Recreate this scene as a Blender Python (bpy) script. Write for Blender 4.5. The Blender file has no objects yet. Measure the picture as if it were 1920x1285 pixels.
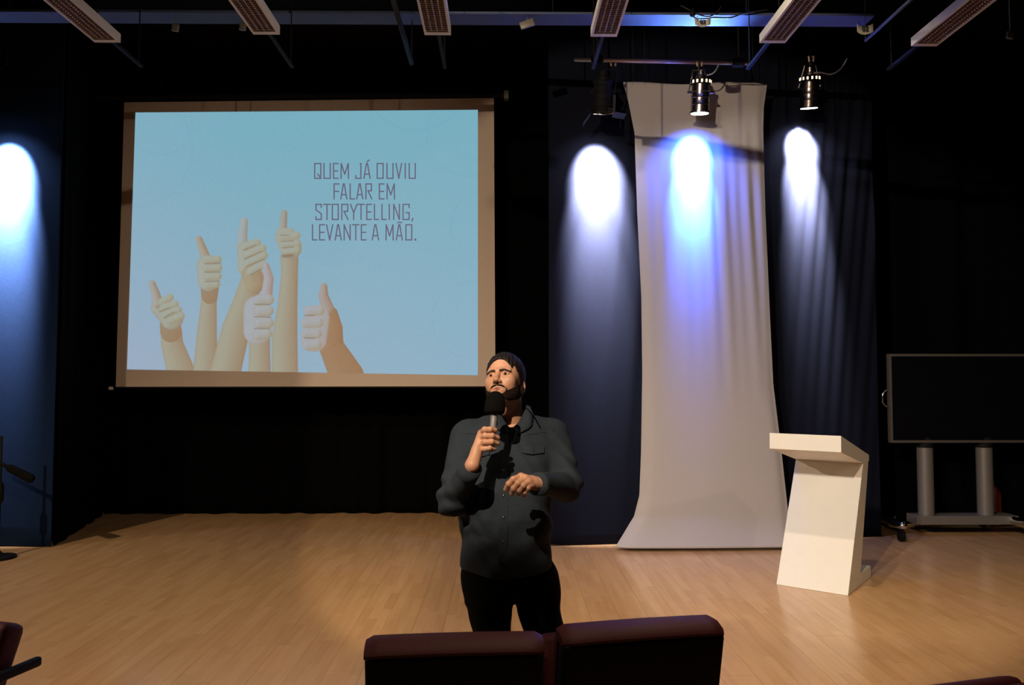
import bpy, math, random
import numpy as np
from mathutils import Vector, Matrix, Euler

random.seed(7)
rng = np.random.default_rng(7)
C = bpy.context.scene.collection
R_ = math.radians

# ------------------------------------------------------------------ camera, world, lights
F = 1464.0
CAM = Vector((0, 0, 1.65))
PITCH = math.atan(68 / F)
YAW = -math.atan(15 / F)
cam_rot = Matrix.Rotation(YAW, 3, 'Z') @ Matrix.Rotation(math.pi / 2 + PITCH, 3, 'X')
cd = bpy.data.cameras.new('camera')
cd.sensor_fit = 'HORIZONTAL'; cd.sensor_width = 36; cd.lens = F / 1920 * 36
cd.clip_start = 0.05; cd.clip_end = 100
cam = bpy.data.objects.new('camera', cd); C.objects.link(cam)
cam.matrix_world = Matrix.Translation(CAM) @ cam_rot.to_4x4()
bpy.context.scene.camera = cam

def P(px, py, Y):
    """measure: the point at depth Y seen at photo pixel (px, py)"""
    d = cam_rot @ Vector(((px - 960) / F, (642.5 - py) / F, -1))
    return CAM + d * (Y / d.y)

def PZ(px, py, z):
    d = cam_rot @ Vector(((px - 960) / F, (642.5 - py) / F, -1))
    return CAM + d * ((z - CAM.z) / d.z)

w = bpy.data.worlds.new('world'); bpy.context.scene.world = w
w.use_nodes = True
w.node_tree.nodes['Background'].inputs[0].default_value = (0.3, 0.35, 0.6, 1)
w.node_tree.nodes['Background'].inputs[1].default_value = 0.004

vs = bpy.context.scene.view_settings
vs.view_transform = 'Standard'; vs.look = 'None'; vs.gamma = 1; vs.use_curve_mapping = False
vs.exposure = 0.0

def spot(name, loc, target, energy, color, size, blend, soft=0.05):
    ld = bpy.data.lights.new(name, 'SPOT')
    ld.energy = energy; ld.color = color; ld.spot_size = R_(size); ld.spot_blend = blend
    ld.shadow_soft_size = soft
    o = bpy.data.objects.new(name, ld); C.objects.link(o)
    o.location = loc
    o.rotation_euler = (Vector(target) - Vector(loc)).to_track_quat('-Z', 'Y').to_euler()
    return o

WARM = (1.0, 0.74, 0.48)
WARM1 = (1.0, 0.78, 0.54)
WARM2 = (1.0, 0.90, 0.80)
# front-of-house lamps of the auditorium, with added fill spots among them
spot('front_spot', (-1.5, -0.6, 4.5), (1.25, 7.0, 1.70), 1180, WARM1, 48, 0.14, 0.03)
spot('front_spot', (6.2, 1.2, 4.6), (3.2, 5.2, 0.0), 240, WARM, 62, 0.9, 0.05)  # added fill that brightens the floor at right, not a house fixture
spot('seat_fill', (0.3, 1.5, 5.4), (0.3, 1.7, 0.0), 150, WARM, 42, 0.8, 0.1)  # added fill above the front seats, stands for no known lamp
spot('floor_fill', (1.0, 4.6, 5.4), (1.0, 4.8, 0.0), 400, WARM1, 84, 0.9, 0.06)  # added overhead fill to brighten the stage floor
spot('front_spot', (-2.6, -0.6, 4.6), (3.1, 7.4, 1.55), 1050, WARM2, 33.5, 0.22, 0.04)
spot('front_spot', (-6.0, 2.2, 4.6), (-2.8, 5.3, 0.0), 1000, WARM1, 80, 0.8, 0.04)
spot('front_spot', (1.5, -1.0, 4.7), (-2.6, 8.6, 1.8), 720, WARM1, 42, 0.9, 0.04)

# ------------------------------------------------------------------ materials
def lin(c):
    return tuple((x / 12.92 if x <= 0.04045 else ((x + 0.055) / 1.055) ** 2.4) for x in c)
def rgb(r, g, b): return lin((r / 255, g / 255, b / 255))

def mat(name, col, rough=0.6, metal=0.0, noise=0.0, nscale=20, bump=0.0, bscale=60, spec=0.5, sheen=0.0, emit=None, estr=1.0):
    m = bpy.data.materials.new(name); m.use_nodes = True
    nt = m.node_tree; b = nt.nodes['Principled BSDF']
    b.inputs['Base Color'].default_value = (*col, 1)
    b.inputs['Roughness'].default_value = rough
    b.inputs['Metallic'].default_value = metal
    b.inputs['Specular IOR Level'].default_value = spec
    if sheen:
        b.inputs['Sheen Weight'].default_value = sheen
    tc = nt.nodes.new('ShaderNodeTexCoord')
    if noise:
        n = nt.nodes.new('ShaderNodeTexNoise'); n.inputs['Scale'].default_value = nscale; n.inputs['Detail'].default_value = 4
        nt.links.new(tc.outputs['Object'], n.inputs['Vector'])
        mx = nt.nodes.new('ShaderNodeMix'); mx.data_type = 'RGBA'
        mx.inputs[6].default_value = (*[c * (1 - noise) for c in col], 1)
        mx.inputs[7].default_value = (*[min(1, c * (1 + noise)) for c in col], 1)
        nt.links.new(n.outputs['Fac'], mx.inputs[0]); nt.links.new(mx.outputs[2], b.inputs['Base Color'])
    if bump:
        n = nt.nodes.new('ShaderNodeTexNoise'); n.inputs['Scale'].default_value = bscale; n.inputs['Detail'].default_value = 3
        nt.links.new(tc.outputs['Object'], n.inputs['Vector'])
        bp = nt.nodes.new('ShaderNodeBump'); bp.inputs['Strength'].default_value = bump; bp.inputs['Distance'].default_value = 0.01
        nt.links.new(n.outputs['Fac'], bp.inputs['Height']); nt.links.new(bp.outputs[0], b.inputs['Normal'])
    if emit:
        b.inputs['Emission Color'].default_value = (*emit, 1); b.inputs['Emission Strength'].default_value = estr
    return m

M = {}
M['black_wall'] = mat('black_wall', (0.006, 0.006, 0.007), 0.95, noise=0.3, nscale=3, spec=0.1)
M['ceiling'] = mat('ceiling', (0.006, 0.006, 0.008), 0.95, noise=0.3, nscale=2, spec=0.1)
M['black_cloth'] = mat('black_cloth', (0.0014, 0.0014, 0.0018), 1.0, noise=0.25, nscale=40, bump=0.2, bscale=200, spec=0.05)
M['navy_cloth'] = mat('navy_cloth', (0.008, 0.019, 0.055), 1.0, noise=0.25, nscale=60, bump=0.15, bscale=250, spec=0.05)
M['right_navy'] = mat('dark_navy_cloth', (0.0062, 0.0072, 0.0145), 1.0, noise=0.2, nscale=60, bump=0.15, bscale=250, spec=0.05)
M['white_cloth'] = mat('white_cloth', (0.40, 0.375, 0.38), 0.95, noise=0.04, nscale=90, bump=0.1, bscale=300, spec=0.1)
M['screen'] = mat('screen_fabric', (0.46, 0.375, 0.32), 0.9, noise=0.03, nscale=200, spec=0.1)
M['white_paint'] = mat('white_paint', (0.74, 0.73, 0.69), 0.55, noise=0.03, nscale=12, bump=0.03, bscale=40)
M['grey_metal'] = mat('grey_metal', (0.17, 0.155, 0.14), 0.45, metal=0.3, noise=0.08, nscale=30)
M['frame_metal'] = mat('frame_metal', (0.10, 0.085, 0.07), 0.5, metal=0.3, noise=0.1)
M['chrome'] = mat('chrome', (0.62, 0.62, 0.65), 0.16, metal=1.0, noise=0.05, bump=0.02)
M['lamp_chrome'] = mat('lamp_chrome', (0.42, 0.36, 0.34), 0.25, metal=1.0, noise=0.2, nscale=25, bump=0.1, bscale=30)
M['black_plastic'] = mat('black_plastic', (0.004, 0.004, 0.0045), 0.6, spec=0.2, noise=0.2, bump=0.05, bscale=120)
M['black_metal'] = mat('black_metal', (0.006, 0.006, 0.007), 0.7, noise=0.2, spec=0.15)
M['black_glass'] = mat('black_glass', (0.003, 0.003, 0.004), 0.25, noise=0.1, spec=0.3)
M['foam'] = mat('black_foam', (0.006, 0.006, 0.006), 1.0, bump=0.8, bscale=400, spec=0.1)
M['maroon'] = mat('maroon_vinyl', (0.075, 0.0085, 0.012), 0.6, noise=0.15, nscale=50, bump=0.15, bscale=220, spec=0.3)
M['fixture'] = mat('fixture_enamel', (0.66, 0.63, 0.57), 0.5, noise=0.06)
M['louver'] = mat('louver_enamel', (0.30, 0.20, 0.165), 0.5, noise=0.15)
M['dot'] = mat('louver_mirror', (0.85, 0.85, 0.9), 0.25, metal=0.3, noise=0.05)
M['tube'] = mat('lamp_glass', (0.6, 0.55, 0.52), 0.35, noise=0.05)
M['tray'] = mat('tray_metal', (0.05, 0.07, 0.14), 0.8, metal=0.0, noise=0.4, nscale=2.5)
M['pipe'] = mat('pipe_metal', (0.50, 0.40, 0.34), 0.4, metal=0.6, noise=0.2, nscale=6)
M['cable_white'] = mat('pale_cable', (0.45, 0.47, 0.52), 0.6, noise=0.1)
M['cable_black'] = mat('black_cable', (0.006, 0.006, 0.008), 0.6, noise=0.1)
M['paper'] = mat('paper', (0.55, 0.53, 0.5), 0.9, noise=0.05)
M['ink'] = mat('ink', (0.01, 0.01, 0.012), 0.8, noise=0.05)
M['skin'] = mat('skin', (0.55, 0.29, 0.19), 0.5, noise=0.08, nscale=35, bump=0.06, bscale=160)
M['lips'] = mat('lips', (0.36, 0.14, 0.11), 0.45, noise=0.08)
M['hair'] = mat('hair', (0.0085, 0.0055, 0.0045), 0.6, spec=0.25, noise=0.4, nscale=60, bump=0.25, bscale=200)
M['brow'] = mat('brow_hair', (0.03, 0.016, 0.011), 0.8, noise=0.3, nscale=200)
M['beard'] = mat('beard_hair', (0.018, 0.010, 0.008), 0.9, noise=0.5, nscale=150, bump=0.4, bscale=500, spec=0.2)
M['eye_white'] = mat('eye_white', (0.30, 0.25, 0.22), 0.2, noise=0.03)
M['iris'] = mat('iris', (0.02, 0.01, 0.006), 0.1, noise=0.2)
M['nail'] = mat('nail', (0.62, 0.38, 0.30), 0.35, noise=0.03)
M['shirt'] = mat('dark_denim_shirt', (0.024, 0.033, 0.048), 0.85, noise=0.3, nscale=160, bump=0.10, bscale=300, spec=0.2)
M['tshirt'] = mat('seam_thread', (0.030, 0.036, 0.040), 0.9, noise=0.1)
M['trouser'] = mat('black_trousers', (0.0035, 0.0035, 0.004), 0.9, noise=0.2, bump=0.3, bscale=150, spec=0.1)
M['shoe'] = mat('black_leather', (0.01, 0.009, 0.008), 0.4, noise=0.2)
M['snap'] = mat('snap_button', (0.5, 0.48, 0.45), 0.2, metal=1.0, noise=0.05)
M['glow_warm'] = mat('lamp_glow', (1, 0.8, 0.5), 0.5, emit=(1.0, 0.78, 0.45), estr=3.0)
M['glow_white'] = mat('lens_glow', (1, 1, 1), 0.5, emit=(1.0, 0.97, 1.0), estr=6.0)
M['red'] = mat('red_paint', (0.12, 0.010, 0.006), 0.5, noise=0.1)
M['blue_grey'] = mat('blue_grey_metal', (0.05, 0.07, 0.14), 0.5, noise=0.1)

def wood():
    m = bpy.data.materials.new('laminate_wood'); m.use_nodes = True
    nt = m.node_tree; N = nt.nodes; L = nt.links; b = N['Principled BSDF']
    g = N.new('ShaderNodeNewGeometry')
    sep = N.new('ShaderNodeSeparateXYZ'); L.new(g.outputs['Position'], sep.inputs[0])
    def math_(op, a, bb=None):
        n = N.new('ShaderNodeMath'); n.operation = op
        for i, v in enumerate((a, bb)):
            if v is None: continue
            if isinstance(v, (int, float)): n.inputs[i].default_value = v
            else: L.new(v, n.inputs[i])
        return n.outputs[0]
    sx = math_('FLOOR', math_('MULTIPLY', sep.outputs[0], 1 / 0.0667))
    wn = N.new('ShaderNodeTexWhiteNoise'); wn.noise_dimensions = '1D'; L.new(sx, wn.inputs['W'])
    yo = math_('ADD', math_('MULTIPLY', sep.outputs[1], 1 / 0.42), math_('MULTIPLY', wn.outputs['Value'], 7.3))
    sy = math_('FLOOR', yo)
    cmb = N.new('ShaderNodeCombineXYZ'); L.new(sx, cmb.inputs[0]); L.new(sy, cmb.inputs[1])
    w2 = N.new('ShaderNodeTexWhiteNoise'); w2.noise_dimensions = '2D'; L.new(cmb.outputs[0], w2.inputs['Vector'])
    mp = N.new('ShaderNodeMapping'); mp.inputs['Scale'].default_value = (26, 1.6, 1); L.new(g.outputs['Position'], mp.inputs[0])
    gr = N.new('ShaderNodeTexNoise'); gr.inputs['Scale'].default_value = 1.0; gr.inputs['Detail'].default_value = 5
    L.new(mp.outputs[0], gr.inputs['Vector'])
    f = math_('ADD', math_('MULTIPLY', w2.outputs['Value'], 0.30), math_('MULTIPLY', gr.outputs['Fac'], 0.65))
    cr = N.new('ShaderNodeValToRGB')
    cr.color_ramp.elements[0].position = 0.1; cr.color_ramp.elements[0].color = (0.46, 0.25, 0.11, 1)
    cr.color_ramp.elements[1].position = 0.85; cr.color_ramp.elements[1].color = (0.62, 0.385, 0.195, 1)
    L.new(f, cr.inputs[0]); L.new(cr.outputs[0], b.inputs['Base Color'])
    b.inputs['Roughness'].default_value = 0.22
    b.inputs['Specular IOR Level'].default_value = 0.55
    bp = N.new('ShaderNodeBump'); bp.inputs['Strength'].default_value = 0.06; bp.inputs['Distance'].default_value = 0.002
    L.new(gr.outputs['Fac'], bp.inputs['Height']); L.new(bp.outputs[0], b.inputs['Normal'])
    return m
M['wood'] = wood()

# ------------------------------------------------------------------ mesh helpers
class MB:
    def __init__(s): s.v = []; s.f = []
    def add(s, vs_, fs):
        n = len(s.v); s.v += [tuple(v) for v in vs_]; s.f += [tuple(i + n for i in f) for f in fs]; return s
    def box(s, lo, hi, T=None, bev=0.0):
        x0, y0, z0 = lo; x1, y1, z1 = hi
        if bev <= 0:
            vs_ = [(x0,y0,z0),(x1,y0,z0),(x1,y1,z0),(x0,y1,z0),(x0,y0,z1),(x1,y0,z1),(x1,y1,z1),(x0,y1,z1)]
            fs = [(0,3,2,1),(4,5,6,7),(0,1,5,4),(1,2,6,5),(2,3,7,6),(3,0,4,7)]
        else:
            import bmesh
            bm = bmesh.new(); bmesh.ops.create_cube(bm, size=1)
            for v in bm.verts:
                v.co = Vector(((x0+x1)/2 + v.co.x*(x1-x0), (y0+y1)/2 + v.co.y*(y1-y0), (z0+z1)/2 + v.co.z*(z1-z0)))
            bmesh.ops.bevel(bm, geom=list(bm.edges), offset=bev, segments=3, affect='EDGES', profile=0.5)
            bm.verts.index_update()
            vs_ = [tuple(v.co) for v in bm.verts]; fs = [tuple(v.index for v in f.verts) for f in bm.faces]; bm.free()
        if T is not None: vs_ = [T @ Vector(v) for v in vs_]
        return s.add(vs_, fs)
    def tube(s, pts, r, n=10, caps=True):
        pts = [Vector(p) for p in pts]; rs = r if isinstance(r, (list, tuple)) else [r] * len(pts)
        vs_ = []; fs = []
        up = Vector((0, 0, 1)); prev = None
        for i, p in enumerate(pts):
            t = (pts[min(i+1, len(pts)-1)] - pts[max(i-1, 0)]).normalized()
            if prev is None:
                a = t.cross(up if abs(t.z) < 0.9 else Vector((1, 0, 0))).normalized()
            else:
                a = (prev - t * prev.dot(t)).normalized()
            prev = a; b = t.cross(a)
            for k in range(n):
                an = 2 * math.pi * k / n
                vs_.append(p + (a * math.cos(an) + b * math.sin(an)) * rs[i])
        for i in range(len(pts) - 1):
            for k in range(n):
                k2 = (k + 1) % n
                fs.append((i*n+k, i*n+k2, (i+1)*n+k2, (i+1)*n+k))
        if caps:
            fs.append(tuple(range(n))[::-1]); fs.append(tuple((len(pts)-1)*n + k for k in range(n)))
        return s.add(vs_, fs)
    def lathe(s, prof, a, b, n=24):
        """prof: list of (t 0..1 along a->b, radius)"""
        a = Vector(a); b = Vector(b)
        return s.tube([a.lerp(b, t) for t, _ in prof], [max(r, 0.0003) for _, r in prof], n)
    def prism(s, poly, d, T=None):
        """poly (x,z) extruded along y 0..d"""
        n = len(poly)
        vs_ = [(x, 0, z) for x, z in poly] + [(x, d, z) for x, z in poly]
        fs = [tuple(range(n)), tuple(range(n, 2*n))[::-1]] + [(i, i+n, (i+1) % n + n, (i+1) % n) for i in range(n)]
        if T is not None: vs_ = [T @ Vector(v) for v in vs_]
        return s.add(vs_, fs)
    def build(s, name, m, parent=None, smooth=False, auto=True):
        me = bpy.data.meshes.new(name); me.from_pydata([tuple(v) for v in s.v], [], s.f); me.update()
        return link(name, me, m, parent, smooth)

def link(name, me, m, parent=None, smooth=False):
    import bmesh
    if len(me.polygons) < 60000:
        bm = bmesh.new(); bm.from_mesh(me); bmesh.ops.recalc_face_normals(bm, faces=bm.faces); bm.to_mesh(me); bm.free()
    me.materials.append(m)
    if smooth:
        me.polygons.foreach_set('use_smooth', [True] * len(me.polygons))
        if smooth == 'auto':
            me.set_sharp_from_angle(angle=R_(40))
    o = bpy.data.objects.new(name, me); C.objects.link(o)
    if parent is not None:
        o.parent = parent
        o.matrix_parent_inverse = parent_world(parent).inverted()
    return o

def parent_world(o):
    m = Matrix.LocRotScale(o.location, o.rotation_euler, None)
    if o.parent is not None:
        return parent_world(o.parent) @ o.matrix_parent_inverse @ m
    return m

def tag(o, label, cat, group=None, kind=None):
    if label: o['label'] = label
    if cat: o['category'] = cat
    if group: o['group'] = group
    if kind: o['kind'] = kind
    return o
def thing(name, label, cat, loc=(0, 0, 0), rz=0, group=None):
    o = bpy.data.objects.new(name, None); C.objects.link(o); o.empty_display_size = 0.1
    o.location = loc; o.rotation_euler = (0, 0, rz)
    return tag(o, label, cat, group)
def dup(root, loc=None, rz=None, label=None):
    def cp(o, par):
        c = o.copy(); C.objects.link(c); c.parent = par
        if par is not None: c.matrix_parent_inverse = o.matrix_parent_inverse.copy()
        for ch in list(o.children): cp(ch, c)
        return c
    r = cp(root, None)
    if loc is not None: r.location = loc
    if rz is not None: r.rotation_euler = (0, 0, rz)
    if label: r['label'] = label
    return r
def grid_mesh(name, pts, m, parent=None, smooth=True, thick=0.0):
    """pts array (a,b,3)"""
    a, b, _ = pts.shape
    me = bpy.data.meshes.new(name)
    idx = np.arange(a*b).reshape(a, b)
    q = np.stack([idx[:-1, :-1], idx[1:, :-1], idx[1:, 1:], idx[:-1, 1:]], -1).reshape(-1, 4)
    set_mesh(me, pts.reshape(-1, 3), q)
    o = link(name, me, m, parent, smooth)
    if thick:
        md = o.modifiers.new('thickness', 'SOLIDIFY'); md.thickness = thick; md.offset = 0
    return o
def set_mesh(me, V, Q):
    me.vertices.add(len(V)); me.vertices.foreach_set('co', np.asarray(V, dtype=np.float32).ravel())
    me.loops.add(len(Q) * 4); me.loops.foreach_set('vertex_index', np.asarray(Q, dtype=np.int32).ravel())
    me.polygons.add(len(Q))
    me.polygons.foreach_set('loop_start', np.arange(0, len(Q) * 4, 4, dtype=np.int32))
    me.update(calc_edges=True); me.validate()

# ------------------------------------------------------------------ the room
def struct(name, mb, m):
    o = mb.build(name, m); o['kind'] = 'structure'; return o
X0, X1, YB, YF, ZC = -6.6, 6.8, 9.95, -4.0, 5.6
floor = struct('floor', MB().box((X0, YF, -0.2), (X1, YB, -0.012)), M['wood'])
struct('ceiling', MB().box((X0, YF, ZC), (X1, YB, ZC + 0.15)), M['ceiling'])
struct('wall_back', MB().box((X0, YB, -0.2), (X1, YB + 0.15, ZC)), M['black_wall'])
struct('wall_left', MB().box((X0 - 0.15, YF, -0.2), (X0, YB, ZC)), M['black_wall'])
struct('wall_right', MB().box((X1, YF, -0.2), (X1 + 0.15, YB, ZC)), M['black_wall'])
struct('wall_front', MB().box((X0, YF - 0.15, -0.2), (X1, YF, ZC)), M['black_wall'])

# laminate boards: every board in view is a part of the floor, the rest one mesh
PW, PL = 0.2, 1.28
boards = []
nx = int((X1 - X0) / PW)
for i in range(nx):
    off = ((i * 0.37) % 1.0) * PL
    y = YF - off
    while y < YB:
        a, b = max(y, YF), min(y + PL, YB)
        if b - a > 0.02: boards.append((X0 + i * PW, a, b))
        y += PL
def seen(bd):
    x, a, b = bd
    if b < 2.6: return False
    return abs(x + PW / 2) < 0.67 * b + 0.1
vis = sorted([b for b in boards if seen(b)], key=lambda t: t[1])[:298]
vset = set(vis)
cache = {}
g_ = 0.0006
for (x, a, b) in vis:
    Lb = round(b - a, 3)
    if Lb not in cache:
        cache[Lb] = MB().box((g_, g_, -0.012), (PW - g_, Lb - g_, 0.0), bev=0.0)
        me = bpy.data.meshes.new('plank'); me.from_pydata(cache[Lb].v, [], cache[Lb].f); me.update(); me.materials.append(M['wood'])
        cache[Lb] = me
    o = bpy.data.objects.new('plank', cache[Lb]); C.objects.link(o); o.parent = floor; o.location = (x, a, 0)
mb = MB()
for (x, a, b) in boards:
    if (x, a, b) not in vset: mb.box((x + g_, a + g_, -0.012), (x + PW - g_, b - g_, 0))
o = mb.build('outer_planks', M['wood'], floor); o['kind'] = 'stuff'

# ------------------------------------------------------------------ drapes
def drape(name, label, m, a, b, z0, z1, amp, wl, seed, slant=0.0, nu=160, nv=30, fade=None, hem=0.0):
    a = np.array(a, float); b = np.array(b, float)
    r = np.random.default_rng(seed); Lh = np.linalg.norm(b - a); t = (b - a) / Lh; n = np.array([t[1], -t[0]])
    s = np.linspace(0, Lh, nu); z = np.linspace(z0, z1, nv)
    S, Z = np.meshgrid(s, z, indexing='ij')
    D = np.zeros_like(S)
    for k in range(5):
        wv = wl * (0.45 + r.random() * 1.1)
        D += np.sin((S + slant * (z1 - Z)) * 2 * math.pi / wv + r.random() * 6 + 0.5 * np.sin(Z * 0.9 + r.random() * 6)) * (0.6 + 0.4 * np.sin(S * 1.7 + r.random() * 6)) / 2.2
    A = amp * np.ones_like(S)
    if fade is not None: A = amp * fade(S / Lh, (Z - z0) / (z1 - z0))
    D = D * A
    pts = np.stack([a[0] + t[0]*S + n[0]*D, a[1] + t[1]*S + n[1]*D, Z + hem*np.sin(S*5+seed)*(Z < z0+0.01)], -1)
    o = grid_mesh(name, pts, m, None, True, 0.006)
    tag(o, label, 'curtain'); return o
drape('stage_curtain', 'black back curtain behind and below the projection screen', M['black_cloth'], (-4.86, 9.66), (2.0, 9.72), 0.004, 5.55, 0.05, 0.5, 3, nu=220)
drape('side_curtain', 'black side drape running back beside the blue panel at far left', M['black_cloth'], (-4.44, 7.86), (-4.86, 9.60), 0.004, 5.55, 0.02, 0.4, 5, nu=90)
drape('side_drape', 'blue fabric panel at the far left edge under a white beam', M['navy_cloth'], (-6.5, 7.82), (-4.44, 7.80), 0.010, 5.55, 0.012, 0.9, 11, nu=120, fade=lambda s, t: 1 - 0.2*t)
cr = drape('stage_curtain', 'dark navy curtain behind the hanging white cloth and lectern', M['right_navy'],
      (P(1030, 1022, 7.78).x, 7.78), (P(1652, 1003, 8.2).x, 8.2), 0.012, 5.55, 0.021, 0.20, 21, slant=0.10, nu=420, nv=60,
      fade=lambda s, t: (0.10 + 0.9*np.clip((s-0.58)/0.15, 0, 1) + 0.35*np.exp(-((s-0.27)/0.07)**2)) * np.clip(0.25 + 1.3*t, 0, 1), hem=0.004)
drape('stage_curtain', 'black curtain behind the wheeled display stand at far right', M['black_cloth'], (4.45, 8.95), (6.7, 9.0), 0.004, 5.55, 0.05, 0.5, 31, nu=120)

# ------------------------------------------------------------------ hanging white cloth
def white_cloth():
    t_l = [(155,1168),(190,1178),(250,1190),(400,1195),(560,1203),(700,1205),(850,1203),(930,1200),(970,1190),(1000,1170),(1024,1152)]
    t_r = [(158,1440),(200,1434),(240,1433),(400,1437),(600,1446),(720,1452),(850,1468),(960,1480),(1000,1484),(1017,1487)]
    nu, nv = 260, 220
    ys = np.linspace(156, 1024, nv)
    lx = np.interp(ys, [a for a, _ in t_l], [b for _, b in t_l]); rx = np.interp(ys, [a for a, _ in t_r], [b for _, b in t_r])
    Y0 = 7.62
    u = np.linspace(0, 1, nu)
    pts = np.zeros((nu, nv, 3))
    r = np.random.default_rng(4)
    waves = [(r.uniform(9, 30), r.uniform(0, 6.3), r.uniform(0.4, 1)) for _ in range(9)]
    for j, y in enumerate(ys):
        pl = P(lx[j], y, Y0); pr = P(rx[j], y, Y0)
        h = (y - 156) / 868
        amp = 0.012 * np.clip((h - 0.06) / 0.2, 0, 1) * np.clip((0.72 - h) / 0.45, 0, 1)
        fold = sum(a * np.sin(k * (u + 0.10 * (u - 0.55) * 2 * (0.9 - h)) * 2 + p) for k, p, a in waves) / 3
        side = 0.35 + 0.9 * np.clip((u - 0.45) / 0.3, 0, 1) + 0.5 * np.exp(-((u - 0.2) / 0.1) ** 2)
        dy = amp * fold * side
        broad = 0.02 * np.sin(u * 3.0 + 0.4) * np.clip(h * 3, 0, 1)
        flare = 0.10 * np.clip((h - 0.93) / 0.07, 0, 1) ** 2 * (1.0 - 0.3 * u)
        curl = 0.05 * np.exp(-(u / 0.05) ** 2) * h + 0.03 * np.exp(-((1 - u) / 0.04) ** 2)
        zz = pl.z + (pr.z - pl.z) * u
        if j == 0: zz = zz + 0.012 * np.sin(u * 9 + 1.0)
        pts[:, j, 0] = pl.x + (pr.x - pl.x) * u
        pts[:, j, 1] = Y0 + dy - broad - flare + curl
        pts[:, j, 2] = np.maximum(zz, 0.006 + 0.004 * np.sin(u * 40))
    o = grid_mesh('hanging_cloth', pts, M['white_cloth'], None, True, 0.003)
    tag(o, 'long white cloth hanging to the floor under the blue beam', 'cloth')
white_cloth()
for px in (1186, 1209, 1412):
    a = P(px, 160, 7.62)
    tag(MB().tube([a, (a.x, 7.62, ZC)], 0.0025, 6).build('hanging_wire', M['cable_black']),
        {1186: 'thin wire holding the left top corner of the white cloth', 1209: 'thin wire just right of the left corner of the white cloth', 1412: 'thin wire holding the right top of the white cloth'}[px], 'wire', 'wires holding the white cloth')

# ------------------------------------------------------------------ projection screen
YL, YR = 8.70, 8.59
c_tl = P(233, 192, YL); c_tr = P(925, 184, YR); c_bl = P(217, 726, YL); c_br = P(929, 725, YR)
sn = (Vector((c_tr.x, c_tr.y, 0)) - Vector((c_tl.x, c_tl.y, 0))).normalized(); snorm = Vector((sn.y, -sn.x, 0))   # towards the camera
def on_screen(px, py, d):
    """point of the screen plane, d in front of it"""
    dr = cam_rot @ Vector(((px - 960) / F, (642.5 - py) / F, -1))
    o = Vector((c_tl.x, c_tl.y, 0)) + snorm * d
    t = (o - CAM).dot(snorm) / dr.dot(snorm)
    return CAM + dr * t
scr = thing('projection_screen', 'pull-down projection screen with thumbs-up slide at left', 'screen', (c_bl.x, c_bl.y, c_bl.z))
sheet = [on_screen(233, 192, 0), on_screen(926, 184, 0), on_screen(929, 725, 0), on_screen(217, 726, 0)]
back = [p - snorm * 0.004 for p in sheet]
MB().add(sheet + back, [(0,1,2,3),(7,6,5,4),(0,4,5,1),(1,5,6,2),(2,6,7,3),(3,7,4,0)]).build('screen_fabric', M['screen'], scr)
a = on_screen(178, 183, -0.03); b = on_screen(945, 176, -0.03); b.z = a.z
case = MB().tube([a, b], 0.035, 14).build('roller_case', M['black_metal'], scr, 'auto')
e = on_screen(950, 178, -0.03)
MB().box((e.x - 0.03, e.y - 0.04, a.z - 0.05), (e.x + 0.02, e.y + 0.04, a.z + 0.04)).build('end_bracket', M['grey_metal'], scr)
e = on_screen(178, 183, -0.03)
MB().box((e.x - 0.03, e.y - 0.04, a.z - 0.05), (e.x + 0.03, e.y + 0.04, a.z + 0.04)).build('end_bracket', M['black_metal'], scr)
a2 = on_screen(212, 727, -0.004); b2 = on_screen(930, 726, -0.004)
MB().tube([a2, b2], 0.010, 8).build('bottom_bar', M['black_metal'], scr)
e = on_screen(208, 728, 0)
MB().box((e.x - 0.02, e.y - 0.01, e.z - 0.018), (e.x + 0.025, e.y + 0.01, e.z + 0.015)).build('pull_tab', M['paper'], scr)
for px in (300, 860):
    e = on_screen(px, 180, -0.03)
    MB().tube([(e.x, e.y, a.z), (e.x, e.y, ZC)], 0.006, 6).build('hanging_rod', M['black_metal'], scr)

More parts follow.
